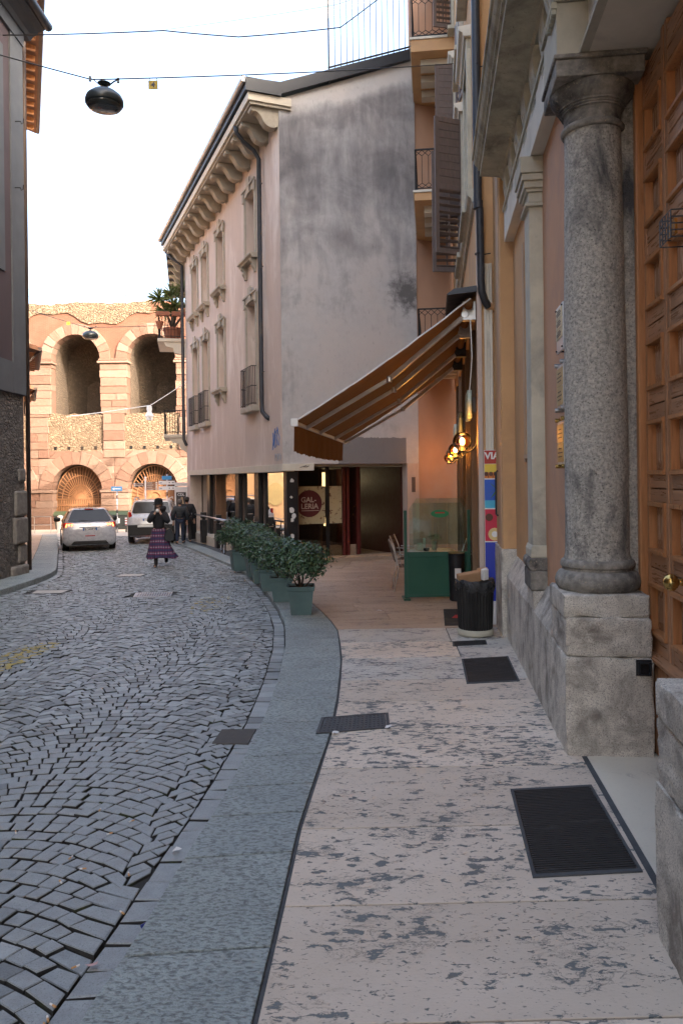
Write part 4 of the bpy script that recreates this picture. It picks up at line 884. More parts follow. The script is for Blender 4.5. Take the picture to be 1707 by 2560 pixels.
M['shopglass'] = glass('shop_glass', (.25, .23, .21), .42, .01)
for y0, y1 in ((.35, 3.45), (3.99, 5.84), (6.36, 10.24), (10.76, 12.38)):
    box('shop_pane', M['shopglass'], cb, .48, .49, y0, y1, -.298, 1.93)
    for k in (y0, y1-.06): box('pane_frame', M['shutter'], cb, .455, .52, k+.001, k+.059, -.298, 1.93)
box('shop_interior', surf('warm_interior', (.40, .24, .13), (.30, .18, .10), rough=.8, bump=0), cb, 1.9, 2.0, 2.6, T-.1, -.6, 2.06)
gb = MB(); blue = plain('blue_spray', (.06, .16, .42), .7)
for path in ([(.75, 2.62), (.70, 2.85), (.62, 3.05), (.55, 2.80), (.60, 2.55), (.72, 2.60), (.6, 2.9), (.45, 3.0)], [(.50, 2.58), (.42, 2.8), (.40, 3.08), (.33, 2.95), (.44, 2.86), (.36, 2.62), (.27, 2.6), (.22, 2.8), (.30, 2.9)], [(.85, 2.5), (.78, 2.72), (.80, 2.95)]):
    gb.tube([(-.016, y, z) for y, z in path], .009, 4)
gb.build('graffiti', blue, cb); gb = MB()
for path in ([(.62, 2.22), (.60, 2.40), (.52, 2.36), (.58, 2.30)], [(.45, 2.2), (.40, 2.4), (.34, 2.22), (.30, 2.38)], [(.22, 2.4), (.16, 2.22), (.12, 2.36)]): gb.tube([(-.016, y, z) for y, z in path], .006, 4)
gb.build('graffiti', plain('pale_blue_spray', (.22, .28, .36), .7), cb)
# gallery entrance under the gable
ga = empty('gallery_entrance', (0, 0, 0), parent=cb)
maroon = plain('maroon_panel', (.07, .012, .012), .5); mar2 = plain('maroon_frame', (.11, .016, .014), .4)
fl = MB(); fl.quad(*[(x, y, gz(cw(x, y, 0)[1])+.012) for x, y in ((.3, .35), (4.1, .35), (4.1, 9), (.3, 9))]); fl.build('gallery_floor', M['slabfar'], ga)
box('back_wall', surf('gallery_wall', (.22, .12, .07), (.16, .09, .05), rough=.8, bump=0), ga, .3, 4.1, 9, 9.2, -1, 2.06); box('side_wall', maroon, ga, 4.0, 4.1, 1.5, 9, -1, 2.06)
warm = plain('glowing_panel', (.9, .75, .45), .5, emit=(1, .80, .45), es=.55)  # flat panels given a warm glow of their own
for x0, x1, y, z0, z1 in ((2.85, 3.35, 6.5, 1.45, 1.95), (3.45, 3.6, 6.5, 1.45, 1.95), (2.7, 3.25, 6.5, .1, .38), (3.5, 3.65, 6.5, .1, .38)): box('glowing_panel', warm, ga, x0, x1, y, y+.03, z0, z1)
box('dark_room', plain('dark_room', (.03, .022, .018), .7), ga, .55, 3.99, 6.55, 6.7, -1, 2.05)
gp = glass('gallery_glass', (.75, .70, .62), .05)
for x0, x1 in ((.62, 1.66), (1.74, 2.14)): box('glass_panel', gp, ga, x0, x1, 1.40, 1.41, -.45, 2.0)
paperm = surf('patterned_paper', (.52, .46, .30), (.45, .40, .26), scale=3, rough=.8, bump=0, c3=(.16, .08, .05), s3=9, t3=(.57, .60))
for x0, x1 in ((.66, 1.63), (1.76, 2.12)): box('patterned_sheet', paperm, ga, x0, x1, 1.375, 1.385, .50, 1.53)
MB().prism([(1.16+.37*math.cos(a), 1.06+.37*math.sin(a)) for a in np.linspace(0, 2*PI, 33)[:-1]], 'y', 1.362, 1.372).build('round_sign', plain('maroon_disc', (.10, .012, .02), .6), ga, fix=True)
lt_ = plain('sign_lettering', (.55, .45, .42), .6)
text_mesh('GAL-', .20, 'lettering', lt_, ga, (.92, 1.358, 1.16), (R(90), 0, 0), 'LEFT', .001, bold=.004); text_mesh('LERIA', .20, 'lettering', lt_, ga, (.92, 1.358, .98), (R(90), 0, 0), 'LEFT', .001, bold=.004)
box('underline', lt_, ga, .93, 1.44, 1.356, 1.36, .86, .875)
for x in (.58, 1.66, 2.14, 2.26, 2.56): box('door_post', mar2 if x > 2 else M['black'], ga, x, x+.08, 1.34, 1.44, -.6, 2.06, bevel=.004)
box('door_leaf', maroon, ga, 2.64, 2.72, 1.44, 2.5, -.45, 2.05, bevel=.004); MB().tube([(2.60, 1.6, .45), (2.56, 1.6, .47), (2.56, 1.6, .93), (2.60, 1.6, .95)], .014, 6).build('door_handle', M['brass'], ga)
box('step', M['slabfar'], ga, .3, 4.0, 1.25, 1.5, -.7, -.40, bevel=.008)
box('dado', M['slabfar'], ga, 2.2, 2.6, 1.5, 1.56, -.6, -.12)
box('entrance_pier', M['pink'], cb, 3.47, 3.82, 0, .3, -1, 2.118); box('bell_panel', M['shutter'], cb, 3.60, 3.70, -.02, -.001, 1.35, 1.75)
# roof fence on the gable
for k in range(15):
    x = 1.32+k*.168; th = .022 if k else .045
    MB().tube([(x, -.10, zroof(x)-.30 if k == 0 else zroof(x)-.02), (x, -.10, 15.3)], th/2, 6).build('fence_bar', M['iron'], cb)
b = MB(); b.bar((1.3, -.10, zroof(1.3)+.10), (3.8, -.10, zroof(3.8)+.10), .03, .04); b.bar((1.3, -.10, 15.2), (3.8, -.10, 15.2), .03, .04); b.build('fence_rail', M['iron'], cb)
# far wing with balconies
TW = math.atan(.2); FX, FY, _ = cw(0, T, 0)
wg = empty('balcony_wing', (FX, FY, 0), TW, 'pale far house with two balconies just beyond the corner building', 'building')
box('wall', M['pink'], wg, .08, 6, .05, 8, -1.5, 10.95); MB().prism([(-.75, 11.0), (-.75, 11.3), (6, 13.5), (6, 13.2)], 'y', .55, 8.3).build('roof', M['slate'], wg, fix=True)
for k in range(5): MB().prism([(p[0]*1., p[1]-.03) for p in prof], 'y', 1.+k*1.2, 1.25+k*1.2).build('eaves_bracket', M['beige'], wg, fix=True)
def wbal(z, s0, s1, pr_):
    o = empty('balcony', (0, 0, 0), parent=wg)
    box('slab', M['cream'], o, -pr_, .08, s0, s1, z-.14, z, bevel=.02); MB().prism([(.08, z-.75), (.08, z-.141), (-pr_+.25, z-.141), (-pr_+.35, z-.33), (-pr_+.62, z-.38), (-pr_+.68, z-.6), (-.15, z-.65), (-.05, z-.75)], 'y', s0+.05, s0+.35).build('bracket', M['cream'], o, fix=True)
    b = MB(); b.tube([(.08, s0+.05, z+1.0), (-pr_+.04, s0+.05, z+1.0), (-pr_+.04, s1-.05, z+1.0)], .025, 6); b.build('handrail', M['iron'], o); b = MB(); b.tube([(.08, s0+.05, z+.1), (-pr_+.04, s0+.05, z+.1), (-pr_+.04, s1-.05, z+.1)], .018, 6); b.build('bottom_rail', M['iron'], o)
    for k in range(10): MB().tube([(.05-(pr_)*k/9, s0+.05, z), (.05-(pr_)*k/9, s0+.05, z+1.0)], .012, 5).build('baluster', M['iron'], o)
    for k in range(12): MB().tube([(-pr_+.04, s0+.05+(s1-s0-.1)*k/11, z), (-pr_+.04, s0+.05+(s1-s0-.1)*k/11, z+1.0)], .012, 5).build('baluster', M['iron'], o)
wbal(7.68, .9, 3.6, 1.15); wbal(3.66, .9, 3.6, .95)
# neighbour with the salmon end wall
ph = empty('salmon_house', (CX_, CY_, 0), TC, 'salmon house end wall between stained gable and balconies', 'building')
b = MB(); b.box(3.835, 8.5, .06, .36, -1, 17); b.box(4.2, 8.5, .36, 6, 2.3, 13); b.build('wall', M['pinkwall'], ph)
box('roof', M['slate'], ph, 3.84, 8.7, -.0, .5, 17, 17.2)
# ------------------------------------------------------------ left side of the street
lb = empty('left_house', (-7.22, 17.6, 0), 0, 'dark grey purple house with rubble stone base at left edge', 'building')
purple = surf('purple_plaster', (.105, .078, .082), (.075, .056, .062), scale=1.6, rough=.9, bump=.3, bscale=60, c3=(.06, .048, .052), s3=.9, t3=(.5, .7), stretch=(1, 1, .5))
greyp = surf('grey_blue_plaster', (.128, .138, .15), (.092, .10, .11), scale=2.2, rough=.9, bump=.4, bscale=50)
box('wall', purple, lb, -12, 0, -30, -.02, 3.7, 11.8); box('corner_strip', greyp, lb, -1.5, .035, -.66, 0, 3.72, 11.72, bevel=.004)
b = MB(); b.box(.0, .03, -2.2, -1.02, 6.3, 6.75).box(.0, .03, -1.3, -1.02, 6.75, 11.2); b.build('window_band', greyp, lb); box('window_pane', M['pane'], lb, 0, .02, -2.4, -1.31, 6.76, 9.5)
box('lower_band', greyp, lb, -1.5, .03, -30, -.665, 3.715, 4.4)
box('fascia', greyp, lb, -.5, .06, -30, .03, 11.72, 12.02)
MB().prism([(-.6, 12.02), (.10, 12.02), (.16, 12.10), (.24, 12.14), (.30, 12.22), (.44, 12.26), (.46, 12.36), (-.6, 12.40)], 'y', -30, .30).build('cornice', greyp, lb, fix=True)
MB().tube([(.52, -30, 12.34), (.52, .32, 12.34)], .10, 10).build('gutter', M['slate'], lb, auto=40)
MB().prism([(-12, 12.4), (.5, 12.42), (-6, 14.2)], 'y', -30, .28).build('roof', M['slate'], lb, fix=True)
rub2 = surf('dark_quoin', (.25, .235, .215), (.15, .138, .125), scale=8, rough=.95, bump=1., bscale=18, bdist=.03)
rub = rubble('rubble_wall', (.20, .185, .165), (.12, .105, .095), (.14, .127, .115), 7.5)
box('rubble_base', rub, lb, -12, -.03, -30, -.03, -1, 3.70)
for z0, z1, l, d in ((-.62, -.12, .8, .06), (-.08, .33, .42, .02), (.36, .95, .66, .05), (.98, 1.55, .58, .035), (1.75, 2.05, .36, .01), (-.5, .1, .0, 0)):
    if l:
        bb = MB().box(-.6, d, -l, .02, z0, z1).build('quoin', rub2, lb, bevel=.05)
for yy, zz in ((-.45, 9.8), (-.5, 8.3)): MB().tube([(.03, yy, zz), (.16, yy, zz), (.18, yy, zz-.06), (.22, yy, zz-.04), (.23, yy, zz+.06)], .012, 5).build('hook', M['iron'], lb)
TL = math.atan(.41)
def lhouse(s0, s1, ze, label, wall, oh, pipe=False):
    o = empty('row_house', (-7.45, 18.0, 0), TL, label, 'building')
    box('wall', wall, o, -7, 0, s0, s1, -1.6, ze)
    MB().prism([(-7, ze+2.4), (-7, ze+2.2), (oh, ze-.02), (oh, ze+.12)], 'y', s0-.2, s1+.2).build('roof', surf('roof_tiles', (.30, .15, .09), (.20, .11, .07), rough=.9), o, fix=True)
    for k in range(int((s1-s0)/.55)): MB().bar((-.1, s0+.2+k*.55, ze-.05), (oh-.08, s0+.2+k*.55, ze-.11), .10, .12).build('rafter', M['bevelwood'], o)
    MB().tube([(oh+.05, s0-.2, ze+.04), (oh+.05, s1+.2, ze+.04)], .07, 8).build('gutter', M['shutter'], o, auto=40)
    MB().tube([(oh+.02, s0+.1, ze), (.12, s0+.1, ze-.45), (.12, s0+.1, -1.)], .05, 8).build('downpipe', M['shutter'] if not pipe else plain('brown_pipe', (.16, .07, .035), .5), o, smooth=True)
    return o
lhouse(.2, 8, 13.45, 'far left row house whose sunlit timber eaves show beside dark cornice', M['tan'], .5)
lhouse(8.6, 13.2, 6.2, 'low row house with tiled eaves behind the dark left house', M['terracotta'], .5)
lhouse(13.8, 18.2, 5.45, 'farthest low row house with brown downpipe before the arena', M['orange'], .4, True)
# ------------------------------------------------------------ arena
ar = empty('roman_arena', (0, 54.5, 0), 0, 'sunlit Roman amphitheatre of pink stone arches across the square', 'building')
acol = [(.13, .078, .059), (.145, .093, .073), (.12, .067, .05), (.157, .107, .086)]
AS = [surf('arena_stone', c, tuple(x*.82 for x in c), scale=3, rough=.9, bump=.8, bscale=9, bdist=.05, c3=(c[0]*.72, c[1]*.66, c[2]*.62), s3=1.3, t3=(.5, .72), rnd=.08, spk=(c[0]*.5, c[1]*.46, c[2]*.42), sscale=14, tspk=(.62, .72)) for c in acol]
arub = rubble('arena_rubble', (.18, .13, .09), (.11, .078, .05), (.075, .055, .035), 4.6); abr = brickwork('arena_brick', (.135, .046, .027), (.10, .038, .023), (.11, .07, .048), 1.)
avlt = rubble('arena_vault', (.11, .08, .056), (.075, .055, .04), (.055, .042, .032), 5.)
pick = lambda: random.choice(AS)
XC = [-29.5, -24.14, -18.77, -13.4, -8.03]; PIT = 5.37; HW = 1.73; GZ = -1.75
def ablk(name, x0, x1, z0, z1, y0=0., d=.9, bv=.03):
    j = random.uniform(-.05, .05); return MB().box(x0+.008, x1-.008, y0+j, y0+d, z0+.008, z1-.008).build(name, pick(), ar, bevel=bv)
def courses(x0, x1, z0, z1, hmin, hmax, y0=0., split=.35):
    z_ = z0
    while z_ < z1-.05:
        h = min(random.uniform(hmin, hmax), z1-z_); h = z1-z_ if z1-z_-h < .2 else h
        e = random.uniform(-.05, .04)
        if random.random() < split:
            m_ = x0+(x1-x0)*random.uniform(.35, .65); ablk('stone_block', x0-e, m_, z_, z_+h, y0); ablk('stone_block', m_, x1+e, z_, z_+h, y0)
        else: ablk('stone_block', x0-e, x1+e, z_, z_+h, y0)
        z_ += h
def ring_mesh(r0, r1, a, d):
    n = 3; b = MB(); top = [(r1*math.sin(t), r1*math.cos(t)) for t in np.linspace(-a/2, a/2, n+1)]; bot = [(r0*math.sin(t), r0*math.cos(t)) for t in np.linspace(a/2, -a/2, n+1)]
    b.prism(top+bot, 'y', 0, d); return b
UR = [ring_mesh(HW, 2.5, PI/13*.985, 1.1).build('voussoir', m, ar, bevel=.03, fix=True) for m in AS]; LRr = [ring_mesh(1.78, 2.68, PI/11*.985, 1.1).build('voussoir', m, ar, bevel=.03, fix=True) for m in AS]
used = set()
def vous(protos, xc, zc, n):
    for k in range(n):
        i = random.randrange(4); o = protos[i]
        if o.name in used: o = o.copy(); COL.objects.link(o); o.parent = ar
        used.add(o.name); o.location = (xc, -.06+random.uniform(-.04, .04), zc); o.rotation_euler = (0, (k+.5)*PI/n-PI/2, 0)
for i, xc in enumerate(XC):
    vous(UR, xc, 10.42, 13); vous(LRr, xc, 1.15, 11)
    x1 = xc+PIT
    # piers to the right of each bay
    for first in ([True, False] if i == 0 else [False]):
        px0, px1 = (xc-PIT+HW, xc-HW) if first else (xc+HW, x1-HW)
        courses(px0, px1, 6.5, 10.08, .42, .62); courses(px0+.22, px1-.22, 3.4, 6.5, .45, .7, -.05, .2)
        ablk('impost', px0-.16, px1+.16, 10.09, 10.26, -.14); ablk('impost', px0-.08, px1+.08, 10.27, 10.42, -.08); ablk('impost', px0-.1, px1+.1, .92, 1.14, -.10)
        courses(px0-.05, px1+.05, GZ, .91, .45, .62, 0, .5)
        MB().box(px0+.02, px1-.02, .2, 3.4, GZ, 10.4).build('pier_core', AS[2], ar)
        c0, c1 = (xc-PIT, xc) if first else (xc, x1)
        # spandrels: lower in courses, upper brick
        zc = 1.15; Ro = 2.68; zs_ = [1.15, 1.7, 2.25, 2.8, 3.35, 3.9]
        for z0, z1 in zip(zs_[:-1], zs_[1:]):
            f = lambda z: math.sqrt(max(Ro*Ro-(z-zc)**2, 0)) if z < zc+Ro else 0
            q0, q1 = f(z0), f(min(z1, zc+Ro-.02)); q0 = max(q0-.15, 0); q1 = max(q1-.15, 0)
            parts = [0, .5, 1] if (c1-c0-2*q0) < 2 else [0, .28, .52, .76, 1]
            for a, e in zip(parts[:-1], parts[1:]):
                L = lambda q, t: c0+q+(c1-c0-2*q)*t
                MB().hexa([(L(q0, a)+.008, .03, z0+.006), (L(q0, e)-.008, .03, z0+.006), (L(q0, e)-.008, .9, z0+.006), (L(q0, a)+.008, .9, z0+.006), (L(q1, a)+.008, .03, z1-.006), (L(q1, e)-.008, .03, z1-.006), (L(q1, e)-.008, .9, z1-.006), (L(q1, a)+.008, .9, z1-.006)]).build('stone_block', pick(), ar, bevel=.025)
        arc = lambda s_: [(c0+2.46*math.sin(t) if s_ > 0 else c1-2.46*math.sin(t), 10.42+2.46*math.cos(t)) for t in np.linspace(0, PI/2, 9)]
        ztop = lambda x: 14.35+.10*math.sin(x*1.3)+.006*(x+30)
        tops = [(x, ztop(x)+random.uniform(-.10, .06)) for x in np.linspace(c1, c0, 14)]
        MB().prism(arc(1)+arc(-1)[::-1]+tops, 'y', .12, 1.1).build('brick_wall', abr, ar, fix=True)
        if c0 < -16:
            lowz = lambda x: 13.3+.45*math.sin(x*.9+1)-.15*math.sin(x*2.7)
            MB().prism([(x, lowz(x)) for x in np.linspace(c0, c1, 12)]+[(x, z_+.02) for x, z_ in tops], 'y', .02, 1.12).build('rubble_band', arub, ar, fix=True)
    MB().prism([(xc-2.1, 3.4), (xc+2.1, 3.4)]+[(x, 6.5+random.uniform(-.12, .1)) for x in np.linspace(xc+2.1, xc-2.1, 12)], 'y', .14, 1.6).build('rubble_parapet', arub, ar, fix=True)
    for k in range(4): MB().box(xc-1.6+k*.95, xc-1.42+k*.95, .1, .3, 4.0, 4.22).build('putlog_hole', M['pane'], ar)
    # vaults
    b = MB(); rings = []
    for yy in (.9, 2., 3.4, 5.4): rings.append([(xc-HW*(1 if yy < 5 else .55), yy, 6.2)]+[(xc-HW*(1 if yy < 5 else .55)*math.cos(t), yy, 10.42+HW*(1 if yy < 5 else .4)*math.sin(t)-(0 if yy < 5 else 1.6)) for t in np.linspace(0, PI, 14)]+[(xc+HW*(1 if yy < 5 else .55), yy, 6.2)])
    b.loft(rings, cap=False, close=False); b.add([tuple(p) for p in rings[-1]], [tuple(range(len(rings[-1])))]); b.build('vault', avlt, ar, smooth=False)
    MB().box(xc-1.8, xc+1.8, 1., 6., 6., 6.25).build('vault_floor', arub, ar)
    b = MB(); rings = [[(xc-1.8, yy, GZ)]+[(xc-1.8*math.cos(t), yy, 1.15+1.8*math.sin(t)) for t in np.linspace(0, PI, 14)]+[(xc+1.8, yy, GZ)] for yy in (.8, 4.5)]
    b.loft(rings, cap=False, close=False); b.add([tuple(p) for p in rings[-1]], [tuple(range(len(rings[-1])))]); b.build('vault', avlt, ar)
MB().box(-35, -3, 1.15, 8, 3.2, 14.2).build('rear_mass', abr, ar) if False else None
MB().box(-36, -3, 5.6, 7, GZ, 13.9).build('rear_wall', avlt, ar)
# timber gates
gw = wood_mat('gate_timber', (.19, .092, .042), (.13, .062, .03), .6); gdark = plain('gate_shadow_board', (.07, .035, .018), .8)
for xc, dk in ((XC[2], 0), (XC[3], 1), (XC[1], 1)):
    o = empty('gate', (xc, .75, 0), parent=ar)
    for k in range(22): MB().box(-1.72+k*.157, -1.72+k*.157+.105, 0, .06, GZ, .42).build('gate_bar', gw, o)
    for z_ in (.42, -.02, -1.2): MB().box(-1.75, 1.75, -.03, .08, z_, z_+.10).build('gate_rail', gw, o)
    if dk: MB().box(-1.74, 1.74, .10, .14, .5, 1.25).build('gate_panel', gw, o)
    c = .52
    for k in range(23):
        a = PI*(k+.5)/23; r1 = min(2.3, 1.0/max(1e-3, 1)*2.25); MB().bar((.40*math.cos(a), .02, c+.40*math.sin(a)), (1.72*math.cos(a), .02, c+(2.32 if True else 0)*math.sin(a)), .05, .05, (0, 1, 0)).build('fan_bar', gw, o)
    for r, f in ((.40, 1), (.85, 1.12), (1.30, 1.25), (1.70, 1.35)): MB().tube([(r*math.cos(t), .02, c+r*f*math.sin(t)) for t in np.linspace(0, PI, 17)], .035, 5).build('fan_arc', gw, o)
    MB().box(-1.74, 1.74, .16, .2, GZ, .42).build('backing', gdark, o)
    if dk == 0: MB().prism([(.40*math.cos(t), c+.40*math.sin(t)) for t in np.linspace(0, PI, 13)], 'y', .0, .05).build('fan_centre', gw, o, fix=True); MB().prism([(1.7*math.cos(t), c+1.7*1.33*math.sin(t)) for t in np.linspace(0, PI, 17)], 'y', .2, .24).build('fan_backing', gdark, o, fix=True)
# thin safety rail on top
rl = empty('arena_rail', (0, 54.9, 0), 0, 'thin wire safety rail along the top of the arena', 'railing')
for k in range(14): MB().tube([(-31+k*1.75, 0, 14.3), (-31+k*1.75, 0, 15.5)], .02, 5).build('post', M['dark_metal'], rl)
for z_ in (14.95, 15.45): MB().tube([(-31+k*1.75, 0, z_+.03*(k % 2)) for k in range(14)], .010, 4).build('wire', M['dark_metal'], rl)

# orange house on the square, hidden from the street but mirrored in the shop panes
oh = empty('square_house', (0, 44, 0), 0, 'orange house on the square seen only as a reflection in the shop panes', 'building')
MB().prism([(-30, 0), (-18.7, 0), (-21.6, 6), (-30, 6)], 'z', -1.8, 11).build('wall', M['orange'], oh, fix=True); MB().prism([(-30.2, -.1), (-18.8, -.1), (-21.8, 6.1), (-30.2, 6.1)], 'z', 11, 11.3).build('roof', M['slate'], oh, fix=True)
for k in range(12): box('quoin', AS[3], oh, -24.2, -21.0+.25*(k % 2), -.08, .2, -1.75+k*.62, -1.75+k*.62+.6, bevel=.03)
b = MB(); b.prism([(-19.75+.75*math.cos(a), .75+.75*math.sin(a)) for a in np.linspace(0, 2*PI, 29)[:-1]], 'y', -.05, -.01); b.build('round_sign', plain('gold_disc', (.42, .30, .12), .5), oh, fix=True)
# ------------------------------------------------------------ planters with shrubs
pot = surf('green_grey_plastic', (.10, .165, .165), (.07, .125, .128), scale=5, rough=.55, bump=.1, c3=(.10, .12, .12), s3=2, t3=(.55, .75)); soil = surf('soil', (.02, .014, .01), rough=1, bump=.8)
leafm = surf('privet_leaf', (.06, .115, .055), (.028, .062, .03), scale=12, rough=.35, bump=0, isl=.35, spec=.6); bark = surf('bark', (.13, .10, .075), (.08, .06, .045), rough=.9, bump=.5, bscale=60)
def leaf_cloud(n, rx, ry, rz, cz, lumps, size):
    b = MB(); cs = []
    for _ in range(lumps):
        a = random.random()*2*PI; e = random.uniform(-.5, 1); r = random.uniform(.25, .72)
        cs.append(Vector((rx*r*math.cos(a)*math.cos(e), ry*r*math.sin(a)*math.cos(e), cz+rz*r*math.sin(e))))
    for _ in range(n):
        c = random.choice(cs); d = Vector((random.gauss(0, 1), random.gauss(0, 1), random.gauss(0, 1))).normalized()
        p = c + Vector((d.x*rx*.42, d.y*ry*.42, d.z*rz*.42))*random.uniform(.45, 1.05)
        out = (p-Vector((0, 0, cz))).normalized(); nrm = (out+Vector((random.gauss(0, .6), random.gauss(0, .6), random.gauss(.35, .6)))).normalized()
        t = nrm.cross(Vector((random.gauss(0, 1), random.gauss(0, 1), random.gauss(0, 1)))).normalized(); w_ = nrm.cross(t); L = size*random.uniform(.6, 1.25)
        b.add([p-t*L*.5, p+w_*L*.25+nrm*L*.06, p+t*L*.55-nrm*L*.05, p-w_*L*.25+nrm*L*.06], [(0, 1, 2, 3)])
    return b
pm = MB()
def ring(h, z): return [(-h, -h, z), (h, -h, z), (h, h, z), (-h, h, z)]
pm.loft([ring(.135, 0), ring(.14, .01), ring(.172, .33), ring(.172, .335), ring(.187, .34), ring(.196, .395), ring(.196, .40), ring(.176, .40), ring(.170, .36)], cap=True)
potme = pm.mesh('container'); potme.materials.append(pot)
labs = ['nearest green planter with round glossy shrub on the kerb', 'second nearest potted shrub in the row along the kerb', 'third potted shrub in the row along the kerb', 'fourth potted shrub in the row along the kerb', 'fifth potted shrub in the row along the kerb', 'farthest potted shrub in the row, beside the parked bicycle']
crowns = []
for v_ in range(3):
    b = leaf_cloud(4200, .48, .48, .37, .74, 30, .066); me = b.mesh('crown'); me.materials.append(leafm); crowns.append(me)
def stems(name='stem'):
    b = MB()
    for k in range(9):
        a = random.random()*2*PI; r = random.uniform(.1, .34); b.tube([(.02*math.cos(a), .02*math.sin(a), .34), (.4*r*math.cos(a)+.02, .4*r*math.sin(a), .48), (r*math.cos(a), r*math.sin(a), .66+random.uniform(0, .12))], [.013, .010, .006], 5)
    return b
for k, ((x, y), rz, s_) in enumerate(zip(((-.62, 11.36), (-1.02, 12.78), (-1.36, 14.2), (-1.66, 15.5), (-1.9, 16.7), (-2.42, 18.1)), (.05, .1, .2, .25, .3, .35), (1.05, 1.0, 1.02, 1.05, 1.1, 1.15))):
    o = empty('potted_shrub', (x, y, gz(y)+.002), rz, labs[k], 'potted shrub', 'potted shrubs in a row along the kerb'); o.scale = (s_,)*3
    c = bpy.data.objects.new('container', potme); COL.objects.link(c); c.parent = o
    box('soil', soil, o, -.168, .168, -.168, .168, .34, .372)
    stems().build('stem', bark, o, smooth=True)
    cr = bpy.data.objects.new('crown', crowns[k % 3]); COL.objects.link(cr); cr.parent = o; cr.rotation_euler = (0, 0, k*1.9+.6); cr['kind'] = 'stuff'
# ------------------------------------------------------------ railing with black box posts, bicycle
rg = empty('box_post_railing', (CX_, CY_, 0), TC, 'steel rail on black box posts along the glazed ground floor', 'railing')
for y in (11.5, 9.5, 7.1, 4.7, 2.5): 
    box('box_post', M['black'], rg, -.17, .03, y-.15, y+.15, -.55, .28, bevel=.008); box('post_neck', M['dark_metal'], rg, -.12, -.02, y-.06, y+.06, .281, .34); box('post_head', M['black'], rg, -.16, .02, y-.13, y+.13, .341, .56, bevel=.008)
MB().tube([(-.20, 2.2, .45), (-.20, 12.0, .45)], .028, 10).build('rail', M['steel'], rg, smooth=True)
for y in (.35, .9): box('box_post', M['black'], rg, -.12, .0, y-.08, y+.08, -.6, .5, bevel=.006)
bk = empty('bicycle', cw(-.45, 4.6, gz(24)-.005), TC-R(8), 'parked city bicycle leaning at the rail behind the far planter', 'bicycle')
def wheel(name, y, par, r=.34):
    o = empty(name, (0, y, r), parent=par); t = np.linspace(0, 2*PI, 25)
    MB().tube([(0, r*math.cos(a), r*math.sin(a)) for a in t], .018, 6).build('tyre', M['rubber'], o); MB().tube([(0, (r-.03)*math.cos(a), (r-.03)*math.sin(a)) for a in t], .009, 5).build('rim', M['steel'], o)
    for k in range(12): a = k*PI/6; MB().tube([(0, 0, 0), (0, (r-.03)*math.cos(a), (r-.03)*math.sin(a))], .002, 4).build('spoke', M['steel'], o)
wheel('front_wheel', .0, bk); wheel('rear_wheel', 1.05, bk)
b = MB(); bb_, st, hd = (0, .62, .30), (0, .72, .78), (0, .12, .82)
for p, q_ in ((bb_, st), (bb_, hd), (st, hd), (bb_, (0, 1.05, .34)), (st, (0, 1.05, .34)), (hd, (0, 0, .34)), (hd, (0, .15, .98))): b.tube([p, q_], .015, 6)
b.build('frame', M['black'], bk); b = MB(); b.tube([(-.28, .30, 1.02), (-.2, .12, 1.06), (0, .12, 1.0), (.2, .12, 1.06), (.28, .30, 1.02)], .012, 6); b.build('handlebar', M['steel'], bk, smooth=True)
MB().lathe([(0, 0), (.07, .0), (.10, .03), (.08, .06), (0, .065)], 10, (0, .76, .86), .9, 1.4).build('saddle', M['black'], bk, smooth=True); MB().tube([(0, .72, .78), (0, .74, .88)], .012, 6).build('seat_post', M['steel'], bk)
# ------------------------------------------------------------ cafe: glass screen, chairs, table
gr = plain('green_paint', (.012, .085, .06), .45); grp = surf('green_panel', (.018, .098, .066), (.012, .08, .055), scale=2, rough=.5, bump=.05)
SW = 1.10; sg = gz(12.7)
scn = empty('glass_screen', (1.02, 12.70, sg), R(1), 'green cafe screen with solid base and clear glass upper half', 'screen')
for x in (0, SW-.05): box('post', gr, scn, x, x+.05, 0, .05, .03, 1.48, bevel=.004); box('foot', gr, scn, x-.02, x+.09, -.10, .30, 0, .03, bevel=.004)
box('base_panel', grp, scn, .051, SW-.051, .012, .034, .06, .71); box('rail', gr, scn, .051, SW-.051, 0, .05, .71, .79, bevel=.004); box('rail', gr, scn, .051, SW-.051, .005, .045, .04, .085, bevel=.004)
for x in (.052, SW-.072): box('panel_stile', gr, scn, x, x+.02, .006, .044, .086, .709)
cg = glass('clear_screen_glass', (.86, .95, .92), .05); xs = [(.09, .80), (SW-.09, .80), (SW-.09, 1.50), (SW-.15, 1.60), (.15, 1.60), (.09, 1.50)]
MB().prism(xs, 'y', .018, .026).build('glass_pane', cg, scn, fix=True); MB().prism([(p[0]+.13, p[1]+.06) for p in xs], 'y', .62, .628).build('glass_pane', cg, scn, fix=True)
b = MB(); b.prism([(.60+.15*math.cos(a), 1.42+.065*math.sin(a)) for a in np.linspace(0, 2*PI, 25)[:-1]], 'y', .012, .017); b.build('oval_sticker', plain('green_sticker', (.01, .20, .08), .5), scn, fix=True)
text_mesh('BREK', .07, 'sticker_lettering', plain('sticker_red', (.4, .03, .02), .5), scn, (.60, .010, 1.43), (R(90), 0, 0), 'CENTER', .0005) if False else MB().box(.52, .68, .009, .0115, 1.425, 1.445).build('sticker_print', plain('sticker_red', (.4, .03, .02), .5), scn)
